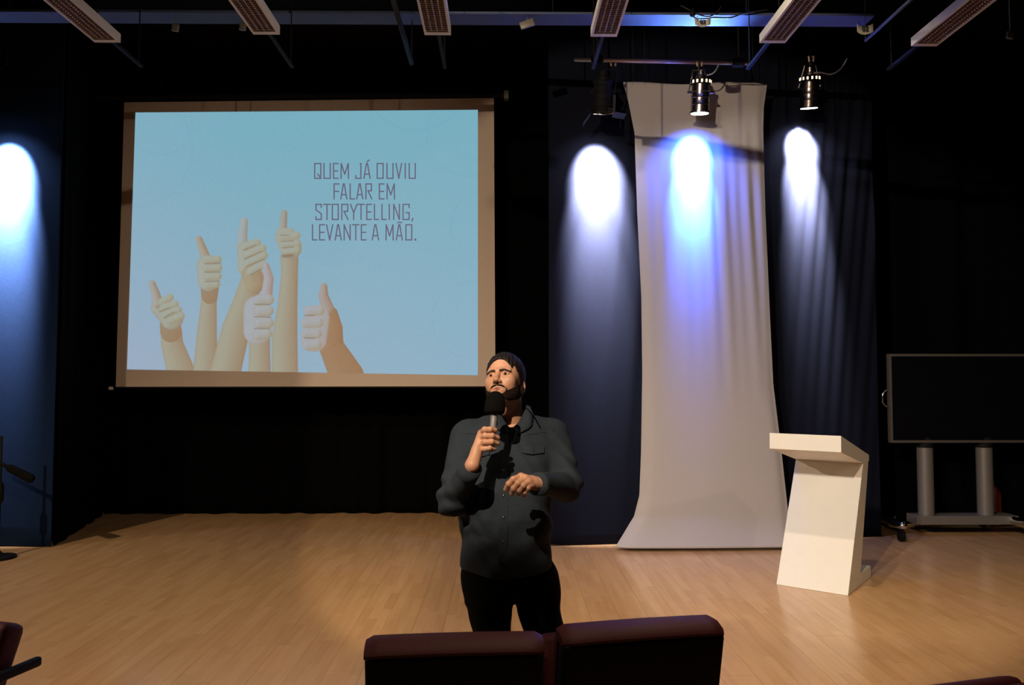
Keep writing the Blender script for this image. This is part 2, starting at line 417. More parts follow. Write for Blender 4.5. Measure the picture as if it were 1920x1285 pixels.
def slide():
    TL, TR, BR, BL = [np.array(p, float) for p in ((254, 211), (896, 206), (896, 704), (238, 693))]
    nu, nv = 540, 410
    s = np.linspace(0, 1, nu)[:, None]; t = np.linspace(0, 1, nv)[None, :]
    PX = (TL[0]*(1-s)+TR[0]*s)*(1-t) + (BL[0]*(1-s)+BR[0]*s)*t
    PY = (TL[1]*(1-s)+TR[1]*s)*(1-t) + (BL[1]*(1-s)+BR[1]*s)*t
    S = s + 0*t; T = t + 0*s
    def c(r, g, b): return np.array([r, g, b], float)
    top = c(121, 175, 192); bl = c(154, 173, 193); br = c(140, 176, 197)
    k = np.clip(T*1.15 - 0.1, 0, 1)[..., None]
    bot = bl*(1-S[..., None]) + br*S[..., None]
    col = top*(1-k) + bot*k
    lk = np.clip(0.35 - S, 0, 1)[..., None]*0.6
    col = col*(1-lk) + c(158, 175, 203)*lk
    # faint scrollwork in the slide background
    for (cx, cy, rr) in ((780, 150, 95), (880, 250, 80), (905, 420, 60), (250, 280, 110), (880, 600, 70), (300, 230, 60)):
        dd = np.abs(np.hypot(PX-cx, PY-cy)-rr)
        col -= (np.exp(-(dd/2.0)**2)*2.2)[..., None]*c(1, 1, .7)
    U = (PX-240)*3.671; V = (PY-370)*3.671
    light = c(162, 169, 160); dark = c(148, 124, 100); lowc = c(153, 134, 110)
    def cap(a, b, extra=0):
        x1, y1, r1 = a; x2, y2, r2 = b
        dx, dy = x2-x1, y2-y1; L2 = dx*dx+dy*dy+1e-6
        h = np.clip(((U-x1)*dx+(V-y1)*dy)/L2, 0, 1)
        qx = U-(x1+dx*h); qy = V-(y1+dy*h)
        r = r1+(r2-r1)*h
        return np.hypot(qx, qy)-r, qx/np.maximum(r, 1), qy/np.maximum(r, 1)
    def paint(chain, lt=light, dk=dark, shade=1.0, grow=0):
        nonlocal col
        best = None
        for i in range(len(chain)-1):
            d, qx, qy = cap(chain[i], chain[i+1])
            if best is None: best = [d, qx, qy]
            else:
                m_ = d < best[0]
                best = [np.where(m_, d, best[0]), np.where(m_, qx, best[1]), np.where(m_, qy, best[2])]
        d, qx, qy = best
        al = np.clip(0.5 - d/4.5, 0, 1)[..., None]
        sh = np.clip(0.30 + 0.50*qx + 0.30*qy, 0, 1)**1.2*shade
        edge = np.clip(1 + d/16, 0, 1)*0.22
        f = np.clip(sh+edge, 0, 1)[..., None]
        col = col*(1-al) + (lt*(1-f)+dk*f)*al
    def line(x1, y1, x2, y2, w_=3.2, s_=0.55):
        nonlocal col
        d, _, _ = cap((x1, y1, 0), (x2, y2, 0))
        al = (np.exp(-(d/w_)**2)*s_)[..., None]
        col = col*(1-al) + c(118, 92, 70)*al
    def fingers(rows, r, lt=light):
        for (x1, y1, x2, y2) in rows:
            paint([(x1, y1, r), (x2, y2, r*0.92)], lt, c(158, 140, 108), 0.9)
    arml = c(163, 160, 142); armd = c(152, 122, 94)
    # 1 leftmost
    paint([(300, 930, 72), (303, 1010, 76), (372, 1230, 100)], arml, armd)
    paint([(290, 850, 70), (295, 925, 74)], lowc, armd)
    paint([(215, 760, 58), (300, 830, 82)], light, dark, 0.7)
    paint([(166, 594, 22), (188, 660, 30), (205, 730, 36)], c(168, 168, 165), dark, 1.2)
    fingers([(235, 720, 290, 690), (240, 765, 325, 735), (255, 810, 345, 775), (290, 850, 365, 815)], 27)
    # 2
    paint([(560, 650, 58), (556, 730, 54), (545, 900, 66), (530, 1230, 86)], arml, armd, 0.9)
    paint([(562, 630, 62), (562, 680, 55)], lowc, armd)
    paint([(488, 286, 21), (508, 340, 27), (540, 430, 34)], c(170, 165, 152), dark, 1.2)
    paint([(545, 470, 72), (552, 575, 72)], light, dark, 0.5)
    fingers([(535, 432, 618, 428), (540, 487, 622, 485), (545, 548, 618, 543), (545, 606, 608, 598)], 29)
    # 3 behind
    paint([(860, 560, 78), (800, 720, 76), (745, 900, 96), (665, 1230, 105)], arml, armd, 0.9)
    paint([(800, 165, 26), (790, 240, 31), (785, 350, 38)], c(160, 172, 178), c(150, 140, 120), 1.0)
    paint([(795, 350, 42), (820, 480, 66)], light, dark, 0.5)
    paint([(850, 530, 66), (870, 600, 64)], c(165, 155, 130), armd)
    fingers([(808, 340, 885, 315), (815, 400, 925, 350), (830, 455, 935, 400), (845, 512, 930, 462)], 31)
    # 5 tall right
    paint([(1110, 420, 62), (1112, 520, 57), (1098, 750, 68), (1078, 960, 88), (1080, 1230, 90)], arml, armd, 0.95)
    paint([(1075, 108, 21), (1070, 150, 25), (1066, 230, 27)], c(158, 165, 160), dark, 1.0)
    paint([(1075, 280, 62), (1120, 350, 76)], light, dark, 0.6)
    fingers([(1050, 245, 1115, 238), (1060, 280, 1160, 262), (1075, 325, 1165, 318), (1090, 375, 1160, 365)], 30)
    line(1070, 405, 1130, 402, 12, 0.5)
    # 4 front centre
    paint([(905, 980, 72), (905, 1060, 72), (905, 1240, 78)], arml, armd, 0.9)
    paint([(948, 470, 24), (968, 560, 34), (952, 690, 40)], c(168, 170, 176), c(160, 130, 115), 1.1)
    paint([(885, 770, 90), (890, 920, 96)], c(165, 170, 176), c(160, 135, 112), 0.6)
    fingers([(900, 708, 970, 705), (905, 782, 968, 780), (905, 865, 968, 865), (900, 945, 955, 940)], 38, c(166, 171, 177))
    # 6 right
    paint([(1400, 800, 44), (1415, 900, 62), (1400, 1030, 86), (1505, 1230, 118)], c(160, 128, 98), c(146, 108, 78), 0.9)
    paint([(1348, 614, 24), (1345, 680, 34), (1375, 770, 44)], c(166, 160, 158), c(150, 122, 98), 1.2)
    paint([(1300, 830, 86), (1280, 980, 86)], c(166, 169, 177), c(162, 142, 128), 0.6)
    fingers([(1245, 785, 1320, 780), (1225, 865, 1310, 865), (1225, 940, 1300, 940), (1235, 1020, 1300, 1015)], 36, c(166, 170, 178))
    for q in ((533, 459, 640, 455), (530, 517, 640, 515), (535, 582, 630, 578), (800, 362, 880, 330), (800, 425, 925, 372), (815, 478, 940, 425), (838, 535, 915, 498),
              (870, 738, 980, 738), (870, 822, 985, 826), (870, 905, 970, 905), (1215, 815, 1280, 813), (1215, 968, 1285, 970),
              (1050, 262, 1110, 262), (1060, 305, 1140, 300), (1065, 350, 1140, 342), (215, 790, 290, 760), (250, 830, 320, 790)):
        line(*q)
    col += rng.normal(0, 1.5, col.shape[:2])[..., None]
    col = np.clip(col, 0, 255)/255
    L_ = np.where(col <= 0.04045, col/12.92, ((col+0.055)/1.055)**2.4)
    pts = np.zeros((nu, nv, 3))
    W0 = {k_: np.array(on_screen(*k_, 0.002)) for k_ in ((254, 211), (896, 206), (896, 704), (238, 693))}
    # true perspective position of every grid vertex on the sheet
    Rm = np.array(cam_rot)
    D = np.stack([(PX-960)/F, (642.5-PY)/F, -np.ones_like(PX)], -1) @ Rm.T
    o_ = np.array(Vector((c_tl.x, c_tl.y, 0)) + snorm*0.002); n_ = np.array(snorm)
    tt = ((o_-np.array(CAM)) @ n_)/(D @ n_)
    pts = np.array(CAM) + D*tt[..., None]
    me = bpy.data.meshes.new('projected_slide')
    idx = np.arange(nu*nv).reshape(nu, nv)
    q = np.stack([idx[:-1, :-1], idx[:-1, 1:], idx[1:, 1:], idx[1:, :-1]], -1).reshape(-1, 4)
    set_mesh(me, pts.reshape(-1, 3), q)
    ca = me.color_attributes.new('slide', 'FLOAT_COLOR', 'POINT')
    ca.data.foreach_set('color', np.concatenate([L_.reshape(-1, 3), np.ones((nu*nv, 1))], 1).astype(np.float32).ravel())
    m = bpy.data.materials.new('projected_slide'); m.use_nodes = True
    nt = m.node_tree; b_ = nt.nodes['Principled BSDF']
    at = nt.nodes.new('ShaderNodeAttribute'); at.attribute_name = 'slide'
    b_.inputs['Base Color'].default_value = (0.02, 0.02, 0.02, 1); b_.inputs['Roughness'].default_value = 1
    b_.inputs['Specular IOR Level'].default_value = 0
    nt.links.new(at.outputs['Color'], b_.inputs['Emission Color']); b_.inputs['Emission Strength'].default_value = 0.97
    sl = link('projected_slide', me, m, scr, False)
    sl['label'] = 'pale blue slide of six raised thumbs-up hands'
    # lettering: real strokes
    G = {
     'Q': [[(1,0.85),(1,0),(0,0),(0,1),(0.95,1)],[(0.5,0.72),(1.05,1)]], 'U': [[(0,0),(0,1),(1,1),(1,0)]], 'E': [[(1,0),(0,0),(0,1),(1,1)],[(0,0.5),(0.9,0.5)]],
     'M': [[(0,1),(0.03,0),(0.5,0.72),(0.97,0),(1,1)]], 'J': [[(0.75,0),(0.85,0),(0.85,1),(0,1),(0,0.82)]], 'A': [[(0,1),(0.42,0),(0.58,0),(1,1)],[(0.2,0.72),(0.8,0.72)]],
     'O': [[(0,0),(1,0),(1,1),(0,1),(0,0)]], 'V': [[(0,0),(0.5,1),(1,0)]], 'I': [[(0.5,0),(0.5,1)]], 'F': [[(1,0),(0,0),(0,1)],[(0,0.5),(0.9,0.5)]],
     'L': [[(0,0),(0,1),(1,1)]], 'R': [[(0,1),(0,0),(0.95,0),(0.95,0.46),(0.35,0.46),(1,1)]], 'S': [[(1,0.2),(1,0),(0,0),(0,0.36),(1,0.62),(1,1),(0,1),(0,0.82)]],
     'T': [[(0,0),(1,0)],[(0.5,0),(0.5,1)]], 'Y': [[(0,0),(0.5,0.55),(1,0)],[(0.5,0.55),(0.5,1)]], 'N': [[(0,1),(0,0),(1,1),(1,0)]],
     'G': [[(1,0.2),(1,0),(0,0),(0,1),(1,1),(1,0.55),(0.5,0.55)]],
    }
    rows = [
     (172, 350, [('Q',193,267),('U',305,380),('E',420,475),('M',510,600),('J',688,760),('A',786,860),('O',946,1017),('U',1064,1136),('V',1172,1240),('I',1283,1283),('U',1332,1404)]),
     (418, 598, [('F',427,485),('A',508,580),('L',620,672),('A',700,772),('R',810,880),('E',972,1028),('M',1064,1154)]),
     (664, 846, [('S',208,272),('T',303,380),('O',405,476),('R',520,594),('Y',624,702),('T',712,790),('E',820,875),('L',913,962),('L',1003,1052),('I',1092,1092),('N',1145,1213),('G',1257,1330)]),
     (910, 1092, [('L',167,218),('E',253,310),('V',336,410),('A',440,512),('N',548,620),('T',650,725),('E',755,812),('A',886,962),('M',1052,1138),('A',1176,1248),('O',1292,1362)]),
    ]
    mb = MB()
    def stroke(pts_, wd):
        p = [(560 + u_/6.423, 280 + v_/6.423) for u_, v_ in pts_]
        for i in range(len(p)-1):
            (x1, y1), (x2, y2) = p[i], p[i+1]
            L0 = math.hypot(x2-x1, y2-y1) or 1; tx, ty = (x2-x1)/L0, (y2-y1)/L0; e_ = wd/2*0.95
            ax, ay, bx, by = x1-tx*e_, y1-ty*e_, x2+tx*e_, y2+ty*e_
            nx_, ny_ = -ty*wd/2, tx*wd/2
            mb.add([on_screen(ax+nx_, ay+ny_, 0.0035), on_screen(bx+nx_, by+ny_, 0.0035), on_screen(bx-nx_, by-ny_, 0.0035), on_screen(ax-nx_, ay-ny_, 0.0035)], [(0,1,2,3)])
    for y0, y1, gl in rows:
        for ch, xa, xb in gl:
            for st in G[ch]:
                stroke([(xa+(xb-xa)*u_, y0+(y1-y0)*v_) for u_, v_ in st], 2.35)
    stroke([(822, 150), (850, 130)], 2.2)                       # acute accent
    stroke([(1190, 886), (1205, 878), (1225, 886), (1242, 880)], 2.0)   # tilde
    stroke([(1374, 835), (1366, 862)], 2.6)                     # comma
    stroke([(1404, 1086), (1408, 1092)], 3.2)                   # full stop
    lm = mat('slide_ink', (0.02, 0.02, 0.02), 1.0, spec=0, emit=rgb(101, 97, 119), estr=1.0)
    lt = mb.build('lettering', lm, sl)
slide()

# ------------------------------------------------------------------ lectern
def lectern():
    O = PZ(1590, 1118, 0.0)
    a = R_(38); u = Vector((math.cos(a), -math.sin(a), 0)); v = Vector((math.sin(a), math.cos(a), 0)); wd = 0.545
    root = thing('lectern', 'white angular lectern leaning back, standing on the stage at right', 'lectern', O)
    def pt(d, z, side): return O + v*d + Vector((0, 0, z)) - u*(wd*side)
    def slab(poly, name, grow=0.0, s0=0.0, s1=1.0):
        mb = MB(); n = len(poly)
        vs_ = [pt(d, z, s0) for d, z in poly] + [pt(d, z, s1) for d, z in poly]
        mb.add(vs_, [tuple(range(n)), tuple(range(n, 2*n))[::-1]] + [(i, i+n, (i+1) % n+n, (i+1) % n) for i in range(n)])
        o = mb.build(name, M['white_paint'], root)
        bv = o.modifiers.new('edge', 'BEVEL'); bv.width = 0.003; bv.segments = 2
        return o
    slab([(0.0, 0.001), (0.385, 0.001), (0.385, 0.092), (0.69, 0.89), (0.715, 0.957), (0.54, 0.954)], 'body')
    slab([(0.385, 0.001), (0.72, 0.001), (0.72, 0.092), (0.386, 0.092)], 'foot', 0, 0.0, 1.0)
    slab([(-0.11, 1.093), (0.54, 0.955), (0.735, 0.958), (0.742, 1.01), (-0.105, 1.218)], 'reading_top', 0, 0.0, 1.0)
lectern()

# ------------------------------------------------------------------ display stand
def display():
    Y = 8.25
    tl = P(1664, 664, Y); br = P(1931, 830, Y); tl.z, br.z
    root = thing('display_stand', 'large black flat display on grey two-column wheeled stand', 'display', (tl.x, Y, 0))
    x0, x1, z1, z0 = tl.x, br.x + 0.22, tl.z, br.z
    MB().box((x0 + 0.02, Y - 0.015, z0 + 0.02), (x1 - 0.02, Y + 0.05, z1 - 0.02)).build('panel', M['black_glass'], root)
    fr = MB(); t = 0.026
    fr.box((x0, Y - 0.03, z0), (x1, Y + 0.03, z0 + t)).box((x0, Y - 0.03, z1 - t), (x1, Y + 0.03, z1))
    fr.box((x0, Y - 0.03, z0 + t), (x0 + t, Y + 0.03, z1 - t)).box((x1 - t, Y - 0.03, z0 + t), (x1, Y + 0.03, z1 - t))
    fr.build('bezel', M['frame_metal'], root)
    hz = P(1657, 747, Y).z
    MB().tube([(x0 + 0.005, Y, hz + 0.085), (x0 - 0.03, Y, hz + 0.08), (x0 - 0.062, Y, hz + 0.045), (x0 - 0.064, Y, hz - 0.045), (x0 - 0.03, Y, hz - 0.085), (x0 + 0.005, Y, hz - 0.09)], 0.009, 8).build('handle', M['chrome'], root, True)
    MB().tube([(x1 - 0.005, Y, hz + 0.085), (x1 + 0.03, Y, hz + 0.08), (x1 + 0.062, Y, hz + 0.045), (x1 + 0.064, Y, hz - 0.045), (x1 + 0.03, Y, hz - 0.085), (x1 - 0.005, Y, hz - 0.09)], 0.009, 8).build('handle', M['chrome'], root, True)
    zb = P(1741, 975, Y).z
    for px in (1741, 1853):
        c = P(px, 900, Y)
        MB().tube([(c.x, Y + 0.06, zb), (c.x, Y + 0.06, z0 + 0.04)], 0.080, 24).build('column', M['grey_metal'], root, 'auto')
        MB().tube([(c.x, Y + 0.06, z0 - 0.055), (c.x, Y + 0.06, z0 + 0.05)], 0.083, 24).build('column_collar', M['black_metal'], root, 'auto')
    xa = P(1715, 975, Y).x; xb = P(1905, 975, Y).x
    MB().box((xa, Y - 0.05, zb - 0.045), (xb, Y + 0.17, zb + 0.045), bev=0.006).build('base_beam', M['grey_metal'], root)
    for px in (1696, 1938):
        c = P(px, 975, Y - 0.36)
        leg = MB().lathe([(0, 0.03), (0.05, 0.042), (0.95, 0.042), (1, 0.03)], (c.x, Y - 0.36, zb + 0.0), (c.x, Y + 0.50, zb + 0.0), 16).build('foot_tube', M['chrome'], root, True)
        for yy in (Y - 0.32, Y + 0.46):
            MB().box((c.x - 0.012, yy - 0.012, 0.07), (c.x + 0.012, yy + 0.012, zb)).add([], []).build('caster_fork', M['black_metal'], leg)
            MB().tube([(c.x - 0.022, yy + 0.03, 0.055), (c.x + 0.022, yy + 0.03, 0.055)], 0.053, 18).build('caster_wheel', M['black_plastic'], leg, 'auto')
    # small red canister behind the second column
    c = P(1866, 925, 8.78)
    r = thing('fire_extinguisher', 'dark red extinguisher half hidden behind the right display column', 'extinguisher', (c.x, 8.78, 0))
    MB().lathe([(0, 0.05), (0.03, 0.06), (0.8, 0.06), (0.93, 0.04), (1, 0.02)], (c.x, 8.78, 0.001), (c.x, 8.78, 0.44), 18).build('cylinder', M['red'], r, True)
    MB().lathe([(0, 0.02), (1, 0.02)], (c.x, 8.78, 0.43), (c.x, 8.78, 0.49), 10).build('valve', M['black_metal'], r)
    MB().box((c.x - 0.012, 8.72, 0.49), (c.x + 0.012, 8.82, 0.51)).build('lever', M['black_metal'], r)
display()

# ------------------------------------------------------------------ overhead: ceiling lights, tray, pipes
TZ = 4.10
tubes = [(202, 80, 'far left ceiling light fixture, first of six from the left'), (500, 65, 'ceiling light fixture above the left half of the screen, second from left'),
         (821, 66, 'ceiling light fixture above the right edge of the screen, third from left'), (1132, 69, 'ceiling light fixture just left of the blue lit tray, fourth from left'),
         (1448, 81, 'blue tinted ceiling light fixture right of the tag 03, fifth from left'), (1732, 87, 'far right ceiling light fixture, sixth from the left')]
def troffer():
    root = thing('ceiling_light', tubes[0][2], 'ceiling light', (0, 0, 0), 0, 'unlit fluorescent fixtures in a row')
    W, Lh, H = 0.094, 1.5, 0.055
    b = MB()
    b.box((-W, -Lh, 0.0), (-W + 0.016, 0, H)).box((W - 0.016, -Lh, 0.0), (W, 0, H)).box((-W, -Lh, H), (W, 0, H + 0.008))
    b.box((-W + 0.016, -0.045, 0.0), (W - 0.016, 0, H)).box((-W + 0.016, -Lh, 0.0), (W - 0.016, -Lh + 0.045, H))
    b.build('housing', M['fixture'], root)
    l = MB(); y = -Lh + 0.06
    while y < -0.05:
        l.box((-W + 0.016, y - 0.002, 0.006), (W - 0.016, y + 0.002, 0.032)); y += 0.028
    l.box((-0.004, -Lh + 0.045, 0.005), (0.004, -0.045, 0.034))
    l.box((-W + 0.016, -Lh + 0.045, 0.05), (W - 0.016, -0.045, 0.055))
    l.build('louver', M['louver'], root)
    dt = MB(); y = -Lh + 0.074
    while y < -0.06:
        for xx in (-0.040, 0.040):
            dt.tube([(xx, y - 0.004, 0.010), (xx, y, 0.004), (xx, y + 0.004, 0.010)], [0.003, 0.006, 0.003], 6)
        y += 0.028
    dt.build('mirror_cells', M['dot'], root, True)['kind'] = 'stuff'
    for s in (-1, 1):
        MB().tube([(s * 0.038, -Lh + 0.05, 0.038), (s * 0.038, -0.05, 0.038)], 0.011, 8).build('fluorescent_tube', M['tube'], root, True)
    for yy in (-0.15, -Lh + 0.15):
        MB().tube([(0, yy, H), (0, yy, ZC - TZ)], 0.004, 6).build('suspension_rod', M['black_metal'], root)
    return root
t0 = troffer()
for i, (px, py, lab) in enumerate(tubes):
    p = PZ(px, py, TZ)
    o = t0 if i == 0 else dup(t0, label=lab)
    o.location = (p.x, p.y, TZ)
# mounting rails running on from the fixtures
for i, (px, py, lab) in enumerate(tubes):
    p = PZ(px, py, TZ)
    o = MB().box((p.x - 0.013, p.y + 0.02, TZ + 0.03), (p.x + 0.013, 6.15, TZ + 0.05)).tube([(p.x, 6.10, TZ + 0.05), (p.x, 6.10, ZC)], 0.005, 6).build('mounting_rail', M['black_metal'])
    tag(o, ['dark rail running back from the far left ceiling light', 'dark rail running back from the second ceiling light from the left', 'dark rail running back from the third ceiling light from the left',
            'dark rail running back from the fourth ceiling light from the left', 'dark rail running back from the fifth ceiling light from the left', 'dark rail running back from the far right ceiling light'][i], 'rail', 'dark rails behind the ceiling lights')
# cable tray across the room
YT = 6.19
zt0 = 4.60
xr = P(1640, 30, YT).x
tray = thing('cable_tray', 'long metal cable tray crossing above the ceiling lights', 'tray', (0, YT, zt0))
MB().box((X0 + 0.01, YT, zt0), (xr, YT + 0.20, zt0 + 0.012)).box((X0 + 0.01, YT, zt0 + 0.012), (xr, YT + 0.012, zt0 + 0.02)).box((X0 + 0.01, YT + 0.188, zt0 + 0.012), (xr, YT + 0.2, zt0 + 0.06)).build('tray_body', M['tray'], tray)
for xx in (-5.2, -3.4, -1.9, 0.4, 2.0, 2.75):
    MB().tube([(xx, YT + 0.1, zt0), (xx, YT + 0.1, ZC - 0.001)], 0.006, 6).build('drop_rod', M['black_metal'], tray)
def catm(pts, n=8):
    out = []
    p = [Vector(q) for q in pts]; p = [p[0]*2 - p[1]] + p + [p[-1]*2 - p[-2]]
    for i in range(1, len(p) - 2):
        for k in range(n):
            t = k / n
            out.append(0.5 * ((2*p[i]) + (p[i+1]-p[i-1])*t + (2*p[i-1]-5*p[i]+4*p[i+1]-p[i+2])*t*t + (3*p[i]-p[i-1]-3*p[i+1]+p[i+2])*t**3))
    out.append(p[-2]); return out
def cable(pixels, Y, r, m, label, name='cable'):
    ys = Y if isinstance(Y, (list, tuple)) else [Y] * len(pixels)
    o = MB().tube(catm([P(a, b, y) for (a, b), y in zip(pixels, ys)]), r, 6).build(name, m, None, True)
    return tag(o, label, 'cable')
cable([(1276, 10), (1295, 20), (1312, 28), (1330, 31), (1345, 22), (1352, 12)], YT - 0.02, 0.006, M['cable_black'], 'black cable looped over the blue tray above the tag 03')
cable([(1299, 16), (1298, 27), (1306, 35), (1322, 35), (1338, 33), (1370, 33), (1395, 25), (1440, 18)], YT - 0.035, 0.006, M['cable_black'], 'black cable sagging to the right across the blue tray')
tag(MB().lathe([(0, 0.006), (0.2, 0.022), (0.8, 0.022), (1, 0.006)], P(1299, 18, YT - 0.025), P(1298, 32, YT - 0.025), 10).build('cable_plug', M['black_plastic'], None, True), 'black plug hanging on the blue tray left of the tag 03', 'plug')
def text_tag(txt, px, py, Y, wpx, hpx, label, rot=0):
    c = P(px, py, Y); wd = wpx / F * Y; h = hpx / F * Y
    root = thing('paper_tag', label, 'tag', (c.x, Y, c.z))
    # gently curled paper
    n = 8; pts = np.zeros((n + 1, 2, 3))
    for i in range(n + 1):
        s = i / n - 0.5
        for j in (0, 1):
            pts[i, j] = (c.x + s * wd, Y + 0.02 * (1 - (2*s)**2) - 0.01, c.z + (j - 0.5) * h - 0.015 * (1 - (2*s)**2) + rot * s * wd)
    grid_mesh('paper', pts, M['paper'], root, True, 0.001)
    cu = bpy.data.curves.new('txt', 'FONT'); cu.body = txt; cu.size = h * 0.85; cu.align_x = 'CENTER'; cu.align_y = 'CENTER'; cu.offset = 0.002
    to = bpy.data.objects.new('txt', cu); C.objects.link(to)
    dg = bpy.context.evaluated_depsgraph_get(); me = bpy.data.meshes.new_from_object(to.evaluated_get(dg)); bpy.data.objects.remove(to)
    me.transform(Matrix.Translation((c.x, Y - 0.014, c.z - 0.012)) @ Matrix.Rotation(math.pi / 2, 4, 'X'))
    me.materials.clear()
    link('number', me, M['ink'], root)
    MB().tube([(c.x - wd * 0.3, Y, c.z + h * 0.4), (c.x - wd * 0.3, Y + 0.01, c.z + h * 0.9)], 0.002, 5).build('tie', M['cable_black'], root)
text_tag('03', 1317, 40, YT - 0.04, 30, 13, 'white paper tag reading 03 under the blue tray')
text_tag('02', 1621, 53, YT - 0.04, 31, 16, 'white paper tag reading 02 at right of the tray')
# the hanging sloped pipe at right
a = P(1712, -4, 4.9); b = P(1623, 76, 6.2)
tag(MB().tube([a, b], 0.012, 8).tube([b, (b.x, b.y, ZC)], 0.005, 6).build('ceiling_pipe', M['tray'], None, True), 'thin bluish pipe running back beside the tag 02', 'pipe')
a = P(736, -4, 5.2); b = P(748, 64, 6.3)
tag(MB().tube([a, (a.x, b.y, a.z)], 0.02, 8).tube([(a.x, b.y, a.z), (a.x, b.y, ZC)], 0.005, 6).build('ceiling_pipe', M['black_metal'], None, True), 'dark ceiling pipe left of the third ceiling light', 'pipe')
# small hanging clips and brackets seen dimly under the ceiling
for (px, py, lab) in ((329, 52, 'dim pale clip hanging under the tray near the far left light'), (455, 50, 'dim pale clip hanging just left of the second ceiling light'),
                      (988, 45, 'dim grey crumpled tag hanging between the third and fourth lights'), (1894, 66, 'dim grey clip hanging at the far right of the ceiling')):
    c = P(px, py, YT + 0.05)
    wd = 0.06 if px == 988 else 0.028
    mb = MB(); T = Matrix.Translation(c) @ Matrix.Rotation(R_(-20 if px == 988 else 8), 4, 'Y')
    mb.box((-wd, -0.012, -0.03), (wd, 0.012, 0.03), T, bev=0.006).tube([(c.x, c.y, c.z + 0.02), (c.x, c.y, zt0 + 0.02 if px != 1894 else ZC)], 0.003, 5)
    tag(mb.build('hanging_clip', M['grey_metal'], None, True), lab, 'clip')
# lamp batten
YBt = 7.2
pa = P(1077, 111, YBt); pb = P(1405, 119, YBt); pb.z = pa.z - 0.03
bt = thing('lamp_batten', 'bare metal pipe that holds the stage lamps above the white cloth', 'pipe', pa)
MB().tube([pa, pb], 0.022, 14).build('pipe', M['pipe'], bt, True)
for px in (1120, 1385):
    c = pa.lerp(pb, (px - 1077) / 328)
    MB().box((c.x - 0.06, c.y - 0.03, c.z - 0.035), (c.x + 0.05, c.y + 0.03, c.z + 0.035), bev=0.006).tube([(c.x, c.y, c.z), (c.x, c.y, ZC)], 0.010, 6).build('hanger', M['black_metal'], bt)

